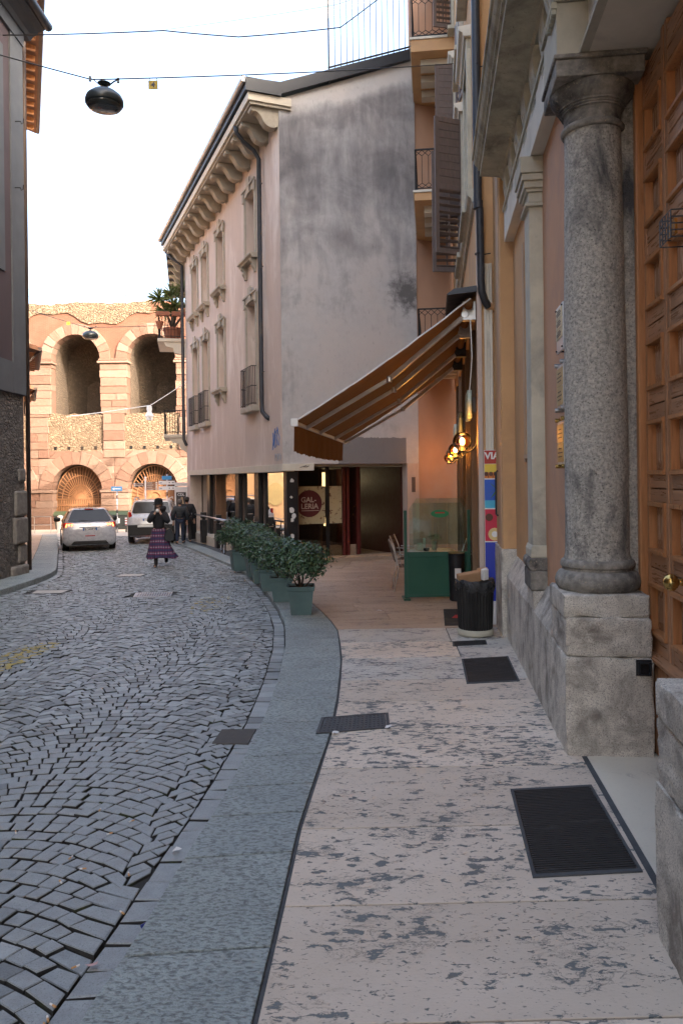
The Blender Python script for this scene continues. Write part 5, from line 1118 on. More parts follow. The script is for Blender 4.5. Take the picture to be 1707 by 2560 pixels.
def chair(loc, rz, label):
    o = empty('cafe_chair', loc, rz, label, 'chair', 'aluminium chairs behind the glass screen')
    for sx in (-.24, .24):
        MB().tube([(sx, -.26, 0), (sx, -.22, .42), (sx, -.20, .66), (sx*.98, .22, .68)], .013, 6).build('front_leg', M['alu'], o, smooth=True)
        MB().tube([(sx, .30, 0), (sx*.98, .22, .44), (sx*.96, .27, .70), (sx*.94, .36, .92)], .013, 6).build('rear_leg', M['alu'], o, smooth=True)
    for k in range(6): box('seat_slat', M['shutter'], o, -.22, .22, -.20+k*.07, -.145+k*.07, .44, .455)
    for k in range(5): MB().hexa([(-.21, .265+k*.022, .54+k*.075), (.21, .265+k*.022, .54+k*.075), (.21, .28+k*.022, .54+k*.075), (-.21, .28+k*.022, .54+k*.075), (-.21, .28+k*.022, .60+k*.075), (.21, .28+k*.022, .60+k*.075), (.21, .295+k*.022, .60+k*.075), (-.21, .295+k*.022, .60+k*.075)]).build('back_slat', M['shutter'], o)
chair((1.22, 14.0, gz(14)), R(90), 'aluminium cafe chair sticking out left of the green screen'); chair((1.36, 15.6, gz(15.6)), R(75), 'farther aluminium cafe chair behind the left screen post')
chair((2.02, 13.75, gz(13.7)), R(-70), 'slatted cafe chair behind the right side of the glass screen')
tb = empty('cafe_table', (1.60, 13.75, gz(13.7)), 0, 'round white cafe table behind the glass screen', 'table')
MB().lathe([(.0, .72), (.40, .72), (.41, .735), (.40, .75), (0, .75)], 28).build('top', M['white'], tb, auto=40); MB().lathe([(.24, 0), (.24, .015), (.03, .04), (.03, .72)], 14).build('pedestal', M['alu'], tb, auto=40)
zt = gz(13.7)+.752
vs_ = empty('flower_vase', (1.63, 13.62, zt), 0, 'small vase of pale flowers on the cafe table', 'vase'); MB().lathe([(.035, 0), (.05, .05), (.045, .13), (.05, .16), (.02, .16)], 12).build('vase', plain('vase_glass', (.5, .48, .42), .2), vs_, smooth=True)
b = leaf_cloud(220, .13, .13, .11, .24, 8, .035); b.build('flowers', surf('pale_flowers', (.55, .50, .36), (.30, .36, .18), scale=40, bump=0, isl=.3), vs_, kind='stuff')
mh = empty('menu_holder', (1.45, 13.6, zt), R(10), 'white menu holder standing on the cafe table', 'menu holder'); box('card', M['white'], mh, -.01, .01, -.05, .05, .0, .22); box('stand', M['alu'], mh, -.03, .03, -.06, .06, 0, .012)
nb = empty('napkin_box', (1.38, 13.75, zt), R(20), 'white napkin box on the cafe table', 'napkin box'); box('case', M['white'], nb, -.08, .08, -.06, .06, 0, .09, bevel=.01); box('napkin', paper, nb, -.05, .05, -.02, .02, .091, .12)
at = MB().lathe([(.03, 0), (.05, .01), (.055, .05), (.045, .055), (.04, .015), (0, .012)], 14, (1.47, 13.46, zt)).build('ashtray', M['black'], None, smooth=True, label='small black ashtray at the front of the cafe table', cat='ashtray')
# ------------------------------------------------------------ litter bins
bag = surf('black_bin_bag', (.018, .018, .02), (.01, .01, .011), scale=10, rough=.28, bump=.9, bscale=18, bdist=.03, spec=.6)
bn = empty('litter_bin', (1.63, 9.49, gz(9.49)), 0, 'black ribbed litter bin with overflowing bag on stone foot', 'litter bin')
MB().lathe([(.17, 0), (.215, .015), (.225, .06), (.215, .085), (.1, .09)], 28).build('foot', M['stone'], bn, auto=40)
n = 72; rings = []
for r, zz in ((.195, .085), (.205, .10), (.225, .66), (.22, .665)): rings.append([((r+(.006 if k % 2 else -.004))*math.cos(2*PI*k/n), (r+(.006 if k % 2 else -.004))*math.sin(2*PI*k/n), zz) for k in range(n)])
MB().loft(rings).build('body', surf('black_ribbed_metal', (.016, .015, .014), (.01, .01, .01), rough=.5, bump=.05), bn)
rings = []; n = 48
for r, zz, w_ in ((.236, .56, .03), (.246, .61, .022), (.242, .67, .012), (.232, .69, .01), (.18, .66, .02), (.05, .62, .02)): rings.append([((r+w_*.35*math.sin(k*1.7+zz*30))*math.cos(2*PI*k/n), (r+w_*.35*math.sin(k*2.3))*math.sin(2*PI*k/n), zz+w_*math.sin(k*2*PI/n*2+.6)+w_*.7*math.sin(k*1.1)) for k in range(n)])
MB().loft(rings, cap=False).build('bag', bag, bn, smooth=True)
kraft = surf('kraft_paper', (.40, .24, .13), (.32, .19, .10), scale=8, rough=.8, bump=.3)
def crumple(name, loc, sx, sy, sz, rz, m, label):
    b = MB(); b.box(-sx/2, sx/2, -sy/2, sy/2, 0, sz); o = b.build(name, m, None, bevel=.01, label=label, cat='litter'); o.location = loc; o.rotation_euler = (R(8), R(-7), rz)
    return o
zb = gz(9.49)+.66
crumple('paper_bag', (1.56, 9.46, zb), .30, .10, .12, .25, kraft, 'brown paper bag sticking out of the litter bin'); crumple('paper_cup', (1.74, 9.42, zb+.03), .08, .06, .14, .5, paper, 'white paper cup crumpled on top of the litter bin'); crumple('paper_bag', (1.75, 9.56, zb+.02), .13, .08, .14, -.3, kraft, 'small brown bag behind the white cup in the bin')
wb = empty('waste_bin', (1.86, 12.55, gz(12.5)), 0, 'dark bin with white notice in front of the green screen', 'bin'); MB().lathe([(.10, 0), (.12, .02), (.135, .75), (.14, .78), (.12, .78)], 20).build('body', M['dark_metal'], wb, auto=40); box('notice', paper, wb, -.05, .05, -.142, -.136, .38, .54)
# ------------------------------------------------------------ overhead wires and lamps
def cable(name, pts, r, label, m=None, cat='cable'):
    pts = [Vector(p) for p in pts]; P = []
    for a, c in zip(pts[:-1], pts[1:]):
        for k in range(10): t = k/10; P.append(a.lerp(c, t)-Vector((0, 0, .02*(c-a).length*t*(1-t))))
    P.append(pts[-1]); o = MB().tube(P, r, 5).build(name, m or M['black'], None, smooth=True, label=label, cat=cat); return o
lampm = plain('lamp_green_black', (.018, .026, .03), .35)
def street_lamp(loc, s_, label, m):
    o = empty('hanging_lamp', loc, R(8), label, 'street lamp', 'street lamps hung on wires'); o.scale = (s_,)*3
    MB().lathe([(.02, .10), (.10, .085), (.20, .05), (.285, -.02), (.305, -.06), (.315, -.09), (.315, -.15), (.30, -.175), (.29, -.18)], 28).build('hood', m, o, auto=50)
    MB().lathe([(.29, -.17), (.285, -.20), (.26, -.225), (.20, -.24), (0, -.25)], 24).build('lens', plain('lamp_lens', (.03, .035, .035), .12, 0, .7), o, smooth=True)
    MB().lathe([(.0, .10), (.03, .10), (.025, .15), (.06, .16), (.11, .19), (.11, .20), (.03, .22), (0, .22)], 14).build('neck', m, o, auto=50)
    MB().tube([(-.22, 0, .27), (-.16, 0, .24), (-.08, 0, .17)], .008, 5).build('hanger', m, o); MB().tube([(.22, 0, .27), (.16, 0, .24), (.08, 0, .17)], .014, 5).build('hanger', m, o)
    for x in (-.23, .23): box('clamp', m, o, x-.02, x+.02, -.02, .02, .22, .30)
    return o
LX, LY, LZ = -3.93, 13.0, 8.28
street_lamp((LX, LY, LZ), 1, 'large dark street lamp hanging near the top left, before white sky', lampm)
cable('lamp_wire', [(-7.18, 11.4, 8.75), (LX-.23, LY, LZ+.27), (LX+.23, LY, LZ+.27), (2.75, 17.0, 10.9)], .011, 'dark wire carrying the large hanging lamp across the street')
def num_tag(loc, txt, rz, s_, label):
    o = empty('number_tag', loc, rz, label, 'sign'); o.scale = (s_,)*3; box('plate', plain('tag_yellow', (.42, .30, .03), .6), o, -.065, .065, -.004, .004, -.12, 0); text_mesh(txt, .10, 'digit', M['black'], o, (0, -.006, -.06), (R(90), 0, 0), 'CENTER', .001, bold=.003)
    for x in (-.05, .05): MB().tube([(x, 0, -.01), (x, 0, .03)], .004, 4).build('hook', M['black'], o)
num_tag((-3.18, 13.32, 8.68), '4', 0, 1.25, 'yellow tag with number 4 hanging on the lamp wire')
cable('overhead_cable', [(-7.15, 16.5, 11.35), (-3.55, 15.8, 11.0), (-2.0, 15.8, 10.85), (.1, 17.3, 11.9), (1.6, 18.3, 13.6)], .013, 'sagging dark cable across the top of the street')
cable('overhead_cable', [(-3.5, 15.8, 11.02), (.0, 17.2, 12.35), (1.0, 18.2, 13.3)], .004, 'thin faint wire above the sagging cable')
cable('lamp_wire', [(-11.6, 29.0, 8.2), (-10.18, 31, 7.95), (-9.9, 31, 7.95), (-7.2, 33.4, 8.5)], .012, 'dark wire carrying the small far lamp before the arena')
street_lamp((-10.05, 31, 7.72), 1.0, 'small dark street lamp hanging before the left arena arch', lampm); num_tag((-10.65, 30.2, 8.02), '5', 0, 1., 'yellow tag with number 5 beside the small far lamp')
cable('lamp_wire', [(-14.6, 41, 5.2), (-9.9, 40, 5.65), (-7.6, 38, 6.6)], .02, 'white wire carrying the white lamp before the right arena arch', M['white'])
wl = empty('white_lamp', (-9.95, 40, 5.45), 0, 'small white lamp hanging before the right arena arch', 'street lamp'); MB().lathe([(.0, .2), (.12, .18), (.14, .0), (.11, -.12), (.16, -.25), (.22, -.32), (.22, -.38), (0, -.38)], 16).build('body', M['white'], wl, auto=50); MB().lathe([(.17, -.38), (.17, -.55), (.15, -.58), (0, -.58)], 14).build('lens', M['white'], wl, auto=50)
# ------------------------------------------------------------ balcony plants
terra = surf('terracotta', (.30, .11, .06), (.22, .085, .05), rough=.8, bump=.2)
def ww(x, y, z): c, n_ = math.cos(TW), math.sin(TW); return (FX+x*c-y*n_, FY+x*n_+y*c, z)
yk = empty('yucca_plant', ww(-.55, 1.5, 7.68), TW, 'spiky yucca in a terracotta pot on the upper far balcony', 'plant')
MB().lathe([(.22, 0), (.27, .05), (.32, .36), (.35, .37), (.35, .46), (.30, .46), (.28, .40), (0, .40)], 18).build('pot', terra, yk, auto=40)
yl = surf('yucca_leaf', (.17, .21, .07), (.10, .14, .045), rough=.5, bump=0, isl=.3)
heads = [(-.45, .0, 1.55), (.0, .1, 1.75), (.45, -.05, 1.9), (.1, -.15, 1.25), (.62, .0, 1.15), (-.25, .1, 1.1)]
for h in heads:
    MB().tube([(0, 0, .42), (h[0]*.5, h[1]*.5, .42+(h[2]-.42)*.6), h], [.05, .04, .025], 6).build('trunk', bark, yk, smooth=True); b = MB()
    for _ in range(60):
        d = Vector((random.gauss(0, 1), random.gauss(0, 1), random.gauss(.35, .8))).normalized(); L = random.uniform(.42, .66); side = d.cross(Vector((0, 0, 1))).normalized()*.020; p = Vector(h); m_ = p+d*L*.5+Vector((0, 0, .02)); e = p+d*L-Vector((0, 0, .05))
        b.add([p-side, p+side, m_+side*1.1, e, m_-side*1.1], [(0, 1, 2, 3, 4)])
    b.build('rosette', yl, yk)
yk.scale = (1.15, 1.15, 1.15)
for k, (x, y, lab) in enumerate(((-.92, .86, 'terracotta trough hung at the left end of the far balcony rail'), (-.28, .86, 'terracotta trough hung on the far balcony rail beside pipe'))):
    o = empty('window_box', ww(x, y, 8.62), TW, lab, 'window box'); box('trough', terra, o, -.28, .28, -.09, .09, -.02, .16, bevel=.015); leaf_cloud(70, .22, .07, .06, .2, 6, .06).build('plants', leafm, o, kind='stuff')
pp = empty('flower_pot', ww(-1.05, .80, 8.05), TW, 'small terracotta pot hung outside the far balcony railing', 'flower pot'); MB().lathe([(.09, 0), (.15, .25), (.165, .25), (.165, .3), (.12, .3)], 14).build('pot', terra, pp, auto=40); leaf_cloud(40, .12, .12, .05, .32, 5, .06).build('plants', leafm, pp, kind='stuff')
# ------------------------------------------------------------ cars
def car_ring(y, zb, zs, zt, w, wt):
    h = [(0, zb), (w*.86, zb), (w*.98, zb+.10), (w, zb+.45*(zs-zb)), (w*.985, zb+.8*(zs-zb)), (w*.955, zs), (wt+(w*.955-wt)*.12, zt-.07), (wt*.90, zt-.012), (wt*.5, zt), (0, zt+.003)]
    return [(x, y, z) for x, z in h] + [(-x, y, z) for x, z in h[-2:0:-1]]
tyre = plain('tyre_rubber', (.012, .012, .013), .8); redl = plain('tail_red', (.35, .012, .01), .2, coat=.5); litl = plain('tail_lit', (.9, .12, .03), .3, emit=(1, .13, .03), es=2.2); cglass = plain('car_glass', (.010, .012, .014), .12, 0, .35)
carblk = plain('car_plastic', (.018, .018, .019), .6); platem = plain('plate_white', (.68, .70, .70), .5); plblue = plain('plate_blue', (.03, .12, .45), .5)
def wheel_car(par, x, y, r, wd, name='wheel'):
    o = empty(name, (x, y, r), parent=par)
    def lx(pr, nm, m): 
        n = 24; rings = [[(a, rr*math.cos(2*PI*k/n), rr*math.sin(2*PI*k/n)) for k in range(n)] for rr, a in pr]; MB().loft(rings).build(nm, m, o, auto=40, fix=True)
    lx([(r-.06, -wd/2), (r-.015, -wd/2), (r, -wd/2+.03), (r, wd/2-.03), (r-.015, wd/2), (r-.06, wd/2)], 'tyre', tyre); lx([(r-.07, -wd/2-.004), (r-.07, wd/2+.004)], 'rim', M['alu'])
def car(name, loc, rz, label, rings, paint, W, win, side, wheels):
    o = empty(name, loc, rz, label, 'car'); MB().loft([car_ring(*r) for r in rings]).build('body', paint, o, auto=38, fix=True)
    for i, (a, e_) in enumerate((win,)):   # rear window on the slope a->e_ : (y,z,halfwidth)
        d = Vector((0, e_[0]-a[0], e_[1]-a[1])).normalized(); nrm = Vector((0, -d.z, d.y))*.012
        P = lambda q, sx, k: (sx*q[2], q[0]+nrm.y, q[1]+nrm.z)
        am, em = a, e_; pts = [(-a[2], a[0]), (a[2], a[0])]
        v = [(-a[2]+.05, a[0], a[1]), (a[2]-.05, a[0], a[1]), (a[2], a[0]+d.y*.05, a[1]+d.z*.05), (e_[2], e_[0]-d.y*.05, e_[1]-d.z*.05), (e_[2]-.06, e_[0], e_[1]), (-e_[2]+.06, e_[0], e_[1]), (-e_[2], e_[0]-d.y*.05, e_[1]-d.z*.05), (-a[2], a[0]+d.y*.05, a[1]+d.z*.05)]
        b = MB(); b.add([(x, y+nrm.y, z+nrm.z) for x, y, z in v], [tuple(range(8))]); b.build('rear_window', cglass, o)
        b = MB(); b.tube([(-.02, a[0]+nrm.y-.012, a[1]+.03), (-.30, a[0]+d.y*.03+nrm.y-.012, a[1]+.055)], .010, 5); b.build('wiper', carblk, o)
    for sx in (-1, 1):
        for (y0, y1, z0, z1, w0, w1) in side:
            b = MB(); b.add([(sx*w0, y0, z0), (sx*w0, y1, z0), (sx*w1, y1-.10*(y1 > 1.5), z1), (sx*w1, y0+.12, z1)], [(0, 1, 2, 3)]); b.build('side_window', cglass, o)
        for y, r in wheels: wheel_car(o, sx*(W-.10), y, r, .21); MB().lathe([(r+.05, -.06), (r+.05, .06)], 20).build('wheel_arch', carblk, o)
    return o
def place_arch(o, W):
    for c in o.children:
        if c.name.startswith('wheel_arch'): pass
def plate(par, x, y, z, txt, w=.50, h=.11):
    o = empty('number_plate', (x, y, z), parent=par); box('plate', platem, o, -w/2, w/2, -.008, 0, -h/2, h/2); box('blue_band', plblue, o, -w/2, -w/2+.05, -.011, -.009, -h/2, h/2); box('blue_band', plblue, o, w/2-.05, w/2, -.011, -.009, -h/2, h/2)
    text_mesh(txt, .10, 'lettering', M['black'], o, (0, -.0105, 0), (R(90), 0, 0), 'CENTER', .0005, sx=.95, bold=.002)
silver = plain('white_silver_paint', (.40, .42, .47), .28, 0, .6, coat=1.); whitep = plain('white_car_paint', (.52, .53, .56), .28, 0, .6, coat=1.)
HR = [(.0, .34, .60, .70, .66, .60), (.04, .26, .62, .80, .80, .70), (.12, .20, .66, .955, .865, .78), (.22, .19, .90, .985, .872, .74), (.56, .19, .92, 1.425, .875, .565), (.75, .19, .93, 1.452, .875, .57), (1.4, .19, .93, 1.465, .873, .60), (2.2, .20, .92, 1.40, .87, .60), (2.75, .20, .90, 1.12, .868, .66), (2.95, .22, .89, .99, .865, .70), (3.5, .24, .80, .87, .84, .66), (3.85, .28, .66, .72, .76, .60), (3.96, .36, .55, .60, .60, .5)]
hx, hy = -8.55, 26.1; hz = gz(26.1)-.066
hc = car('hatchback_car', (hx, hy, hz), R(21.5), 'silver white hatchback with glowing brake lights driving away', HR, silver, .87, ((.225, 1.0, .70), (.545, 1.40, .545)), [(.75, 1.55, .96, 1.36, .862, .64), (1.62, 2.45, .95, 1.33, .862, .655)], [(.72, .31), (3.25, .31)])
for sx in (-1, 1):
    MB().hexa([(sx*.60, .10, .80), (sx*.86, .14, .82), (sx*.88, .30, .80), (sx*.6, .3, .8), (sx*.52, .12, .955), (sx*.80, .16, .99), (sx*.885, .36, .985), (sx*.55, .3, .96)]).build('tail_light', redl, hc, fix=True, bevel=.02)
    for k in range(3): MB().tube([(sx*(.60+k*.085), .085+.01*k, .83), (sx*(.57+k*.085), .10+.012*k, .95)], .017, 6).build('light_bar', litl, hc)
    b = MB(); b.lathe([(0, -.09), (.10, -.07), (.12, .0), (.10, .07), (0, .09)], 10, (sx*1.0, 2.45, 1.0), 1, .6); b.build('mirror', carblk, hc, smooth=True)
MB().hexa([(-.62, -.02, .235), (.62, -.02, .235), (.62, .2, .235), (-.62, .2, .235), (-.52, -.025, .36), (.52, -.025, .36), (.52, .2, .36), (-.52, .2, .36)]).build('lower_bumper', carblk, hc, fix=True, bevel=.02)
box('reflector', redl, hc, -.16, .16, -.012, .02, .515, .545, bevel=.006); plate(hc, 0, .015, .75, 'FB 540RW', .46); box('plate_garnish', carblk, hc, -.34, .34, .02, .1, .815, .83)
MB().lathe([(.0, -.035), (.03, -.02), (.035, .01), (.02, .035), (0, .04)], 8, (0, .10, .90), 1, .4).build('badge', M['alu'], hc, smooth=True); box('high_brake_light', redl, hc, -.14, .14, .50, .53, 1.405, 1.43); MB().tube([(0, .9, 1.46), (0, .75, 1.62)], .006, 4).build('aerial', M['black'], hc)
box('underbody', carblk, hc, -.7, .7, .2, 3.6, .17, .25)
SR = [(.0, .40, .72, .80, .70, .66), (.05, .34, .80, 1.02, .86, .80), (.14, .30, 1.05, 1.10, .90, .80), (.20, .28, 1.08, 1.16, .91, .76), (.42, .28, 1.10, 1.66, .915, .66), (.60, .28, 1.10, 1.70, .915, .67), (1.5, .28, 1.10, 1.72, .915, .69), (2.6, .28, 1.08, 1.66, .91, .68), (3.2, .3, 1.06, 1.28, .91, .72), (3.4, .3, 1.04, 1.12, .90, .76), (4.2, .32, .96, 1.02, .88, .72), (4.5, .4, .8, .86, .8, .64), (4.57, .45, .65, .7, .65, .55)]
sx_, sy_ = -7.38, 29.7
sv = car('sport_utility_car', (sx_, sy_, gz(sy_)-.066), R(9), 'white sport utility car stopped behind the walking woman', SR, whitep, .91, ((.215, 1.19, .72), (.405, 1.62, .64)), [(.65, 1.6, 1.13, 1.60, .905, .72), (1.68, 2.7, 1.13, 1.58, .905, .73)], [(.80, .35), (3.55, .35)])
for q in (-1, 1):
    MB().hexa([(q*.64, .10, .88), (q*.84, .12, .84), (q*.925, .34, .88), (q*.7, .3, .88), (q*.76, .16, 1.24), (q*.86, .19, 1.26), (q*.92, .38, 1.24), (q*.76, .3, 1.24)]).build('tail_light', redl, sv, fix=True, bevel=.02); box('reverse_light', platem, sv, q*.76-.05, q*.76+.05, .085, .11, .91, .96)
    MB().tube([(q*.66, .55, 1.69), (q*.67, .7, 1.76), (q*.70, 2.2, 1.77), (q*.69, 2.5, 1.70)], .022, 6).build('roof_rail', M['alu'], sv, smooth=True); MB().lathe([(0, -.1), (.11, -.07), (.13, 0), (.11, .08), (0, .1)], 10, (q*1.04, 2.9, 1.12), 1, .6).build('mirror', whitep, sv, smooth=True)
MB().hexa([(-.86, -.05, .34), (.86, -.05, .34), (.88, .3, .34), (-.88, .3, .34), (-.86, -.06, .76), (.86, -.06, .76), (.90, .3, .76), (-.90, .3, .76)]).build('rear_bumper', carblk, sv, fix=True, bevel=.04); box('skid_plate', M['alu'], sv, -.5, .5, -.07, .0, .66, .74, bevel=.01)
for q in (-.62,): MB().lathe([(.0, 0), (.055, 0), (.05, .02), (0, .025)], 14).build('fog_light', litl, sv); sv.children[-1].location = (q, -.065, .62); sv.children[-1].rotation_euler = (R(90), 0, 0)
plate(sv, -.05, .035, .93, 'EV 718KD' if False else 'EV', .50); MB().tube([(.0, 1., 1.72), (.0, .85, 1.9)], .006, 4).build('aerial', M['black'], sv); box('underbody', carblk, sv, -.75, .75, .3, 4.2, .26, .34)
for o in list(bpy.data.objects):
    if o.name.startswith('wheel_arch'): bpy.data.objects.remove(o)
redp = plain('red_car_paint', (.35, .03, .03), .3, 0, .6, coat=1.)
rc = empty('parked_red_car', (-7.7, 37.4, gz(37.6)-.1), R(-78), 'red and white car partly hidden behind the two walkers', 'car')
MB().loft([car_ring(*r) for r in HR]).build('body', redp, rc, auto=38, fix=True); box('roof_panel', whitep, rc, -.55, .55, .7, 2.3, 1.44, 1.50, bevel=.02)
for q in (-1, 1):
    for y in (.72, 3.2): wheel_car(rc, q*.77, y, .31, .2)
    for a, e_ in ((.75, 1.55), (1.62, 2.45)): b = MB(); b.add([(q*.868, a, .96), (q*.868, e_, .96), (q*.66, e_-.1, 1.36), (q*.66, a+.1, 1.36)], [(0, 1, 2, 3)]); b.build('side_window', cglass, rc)
# ------------------------------------------------------------ people
def skin(name, nodes, edges, mat, par, sub=2):
    me = bpy.data.meshes.new(name); keys = list(nodes); me.from_pydata([nodes[k][:3] for k in keys], [(keys.index(a), keys.index(c)) for a, c in edges], [])
    o = bpy.data.objects.new('tmp', me); COL.objects.link(o); sm = o.modifiers.new('s', 'SKIN'); ss = o.modifiers.new('u', 'SUBSURF'); ss.levels = sub; ss.render_levels = sub
    for i, k in enumerate(keys): r = nodes[k][3]; me.skin_vertices[0].data[i].radius = (r, nodes[k][4] if len(nodes[k]) > 4 else r)
    me.skin_vertices[0].data[0].use_root = True
    dg_ = bpy.context.evaluated_depsgraph_get(); m2 = bpy.data.meshes.new_from_object(o.evaluated_get(dg_)); bpy.data.objects.remove(o); m2.materials.clear(); m2.materials.append(mat)
    m2.polygons.foreach_set('use_smooth', [True]*len(m2.polygons)); r_ = bpy.data.objects.new(name, m2); COL.objects.link(r_); r_.parent = par; return r_
skinm = plain('skin', (.48, .28, .20), .55); jack = surf('black_jacket', (.018, .019, .024), (.010, .011, .014), scale=8, rough=.75, bump=.4, bscale=14, bdist=.02); jeans = surf('dark_jeans', (.022, .032, .06), (.014, .02, .04), scale=14, rough=.85, bump=.2); boot = plain('black_boot', (.012, .011, .011), .5)
def fingers(nd, ed, hand, base, d, side):
    d = Vector(d).normalized(); s = Vector(side).normalized(); p = Vector(base)
    for k in range(4):
        a = p+s*(.028-.019*k)+d*.05; c = a+d*(.035-.004*abs(k-1))+Vector((0, -.012, -.004)); e = c+d*.018+Vector((0, -.016, -.012)); i = f'{hand}f{k}'
        nd[i+'a'] = (*a, .011); nd[i+'b'] = (*c, .0095); nd[i+'c'] = (*e, .008); ed += [(hand, i+'a'), (i+'a', i+'b'), (i+'b', i+'c')]
    a = p+s*.035+d*.01; c = a+s*.018+d*.028; nd[hand+'ta'] = (*a, .012); nd[hand+'tb'] = (*c, .0095); ed += [(hand, hand+'ta'), (hand+'ta', hand+'tb')]
def human(par, legs, arms, head_tilt=0):
    nd = {'pelvis': (0, 0, .95, .13, .10), 'waist': (0, 0, 1.10, .115, .09), 'chest': (0, 0, 1.30, .14, .10), 'neckb': (0, .0, 1.42, .06), 'neck': (0, -.01, 1.48, .05), 'jaw': (0, -.035, 1.535, .062, .066), 'skull': (0, -.01, 1.61, .078, .09), 'crown': (0, 0, 1.66, .06, .07)}
    ed = [('pelvis', 'waist'), ('waist', 'chest'), ('chest', 'neckb'), ('neckb', 'neck'), ('neck', 'jaw'), ('jaw', 'skull'), ('skull', 'crown')]
    for s in ('l', 'r'):
        q = 1 if s == 'l' else -1; k, a_, t = legs[s]
        nd[s+'hip'] = (q*.09, 0, .90, .085); nd[s+'knee'] = (*k, .058); nd[s+'ank'] = (*a_, .038); nd[s+'toe'] = (*t, .036); ed += [('pelvis', s+'hip'), (s+'hip', s+'knee'), (s+'knee', s+'ank'), (s+'ank', s+'toe')]
        sh, el, wr, hd = arms[s]; nd[s+'sh'] = (*sh, .055); nd[s+'el'] = (*el, .042); nd[s+'wr'] = (*wr, .028); nd[s+'hand'] = (*hd, .034, .02); ed += [('chest', s+'sh'), (s+'sh', s+'el'), (s+'el', s+'wr'), (s+'wr', s+'hand')]
        fingers(nd, ed, s+'hand', hd, Vector(hd)-Vector(wr), (-q, 0, .2))
    return nd, ed
def puff(nd, ed, keys, grow):   # clothing shell around part of the skeleton
    n2 = {k: (*nd[k][:3], *(r+grow for r in nd[k][3:])) for k in keys}; return n2, [e for e in ed if e[0] in n2 and e[1] in n2]
wx, wy = -4.74, 19.9
wm = empty('person', (wx, wy, gz(wy)-.064), R(10), 'person in black hat, black jacket and long purple skirt crossing the road', 'person')
nd, ed = human(wm, {'l': ((.10, .06, .50), (.17, .26, .17), (.17, .15, .12)), 'r': ((-.09, -.10, .50), (-.07, -.12, .09), (-.10, -.26, .04))}, {'l': ((.17, 0, 1.37), (.25, -.16, 1.16), (.07, -.20, 1.38), (.03, -.19, 1.45)), 'r': ((-.17, 0, 1.37), (-.24, -.16, 1.18), (-.09, -.20, 1.40), (-.04, -.19, 1.47))})
skin('body', nd, ed, skinm, wm)
k_, e_ = puff(nd, ed, ['pelvis', 'waist', 'chest', 'neckb', 'lsh', 'lel', 'lwr', 'rsh', 'rel', 'rwr'], .035); skin('jacket', k_, e_, jack, wm)
k_, e_ = puff(nd, ed, ['lknee', 'lank', 'ltoe'], .012); skin('boot', k_, e_, boot, wm); k_, e_ = puff(nd, ed, ['rknee', 'rank', 'rtoe'], .012); skin('boot', k_, e_, boot, wm)
sm_ = bpy.data.materials.new('striped_skirt'); sm_.use_nodes = True; nt = sm_.node_tree; bs = nt.nodes['Principled BSDF']; tc = N(nt, 'TexCoord'); sp = N(nt, 'SeparateXYZ', {0: tc.outputs['Object']})
bd = N(nt, 'TexWave', {'Vector': tc.outputs['Object'], 'Scale': 2.1, 'Distortion': 1.2, 'Detail': 2}, bands_direction='Z').outputs[0]; vv = N(nt, 'TexWave', {'Vector': tc.outputs['Object'], 'Scale': 5., 'Distortion': 3, 'Detail': 2}, bands_direction='X').outputs[0]
cc = ramp(nt, bd, [(.0, (.035, .03, .10)), (.45, (.05, .025, .07)), (.55, (.22, .03, .10)), (.85, (.12, .02, .06)), (.97, (.30, .22, .28))]); cc = mix(nt, ramp(nt, vv, [(.45, BW(0)), (.7, BW(.8))]), cc, (.03, .02, .055)); nt.links.new(cc, bs.inputs['Base Color']); bs.inputs['Roughness'].default_value = .85
n = 40; rings = []
for z, r, ox, pl in ((1.0, .165, 0, .004), (.92, .185, 0, .008), (.75, .215, .005, .014), (.58, .245, .015, .02), (.40, .285, .04, .03), (.27, .33, .07, .04), (.24, .335, .075, .04), (.25, .30, .07, .03)): rings.append([(ox*(1.6 if math.cos(2*PI*k/n) > 0 else .4)+(r+pl*math.sin(k*9*2*PI/n))*math.cos(2*PI*k/n), (r*.8+pl*math.sin(k*9*2*PI/n))*math.sin(2*PI*k/n), z+.02*math.sin(k*3*2*PI/n)*(z < .5)) for k in range(n)])
MB().loft(rings, cap=False).build('skirt', sm_, wm, smooth=True)
ht = MB().lathe([(.135, 1.625), (.145, 1.62), (.12, 1.645), (.105, 1.66), (.108, 1.70), (.10, 1.75), (.07, 1.785), (0, 1.795)], 22).build('hat', plain('black_felt', (.008, .008, .009), .9), wm, smooth=True)
MB().lathe([(0, 1.50), (.09, 1.50), (.105, 1.56), (.10, 1.63), (0, 1.66)], 16, (0, .03, 0), 1, 1).build('hair', plain('brown_hair', (.05, .025, .015), .6), wm, smooth=True)
for q in (-.03, .03): MB().lathe([(0, -.012), (.012, 0), (0, .012)], 8, (q, -.098, 1.60)).build('eye', M['black'], wm, smooth=True)
MB().hexa([(-.014, -.10, 1.555), (.014, -.10, 1.555), (.01, -.08, 1.555), (-.01, -.08, 1.555), (-.006, -.102, 1.60), (.006, -.102, 1.60), (.006, -.09, 1.6), (-.006, -.09, 1.6)]).build('nose', skinm, wm)
MB().lathe([(0, 0), (.04, .01), (.05, .04), (.03, .08), (0, .09)], 10, (-.02, -.25, 1.43)).build('handkerchief', paper, wm, smooth=True)
MB().lathe([(.09, 1.44), (.13, 1.47), (.14, 1.53), (.12, 1.58), (.10, 1.55)], 18, (.04, .03, 0), 1.1, 1).build('hood', jack, wm, smooth=True)
bgm = plain('dark_bag_leather', (.014, .018, .024), .5); bag_ = empty('shoulder_bag', (wx+.27, wy-.03, gz(wy)+.62), R(15), 'dark shoulder bag hanging at the skirted walker\'s side', 'bag'); bag_.scale = (.66, .8, .78)
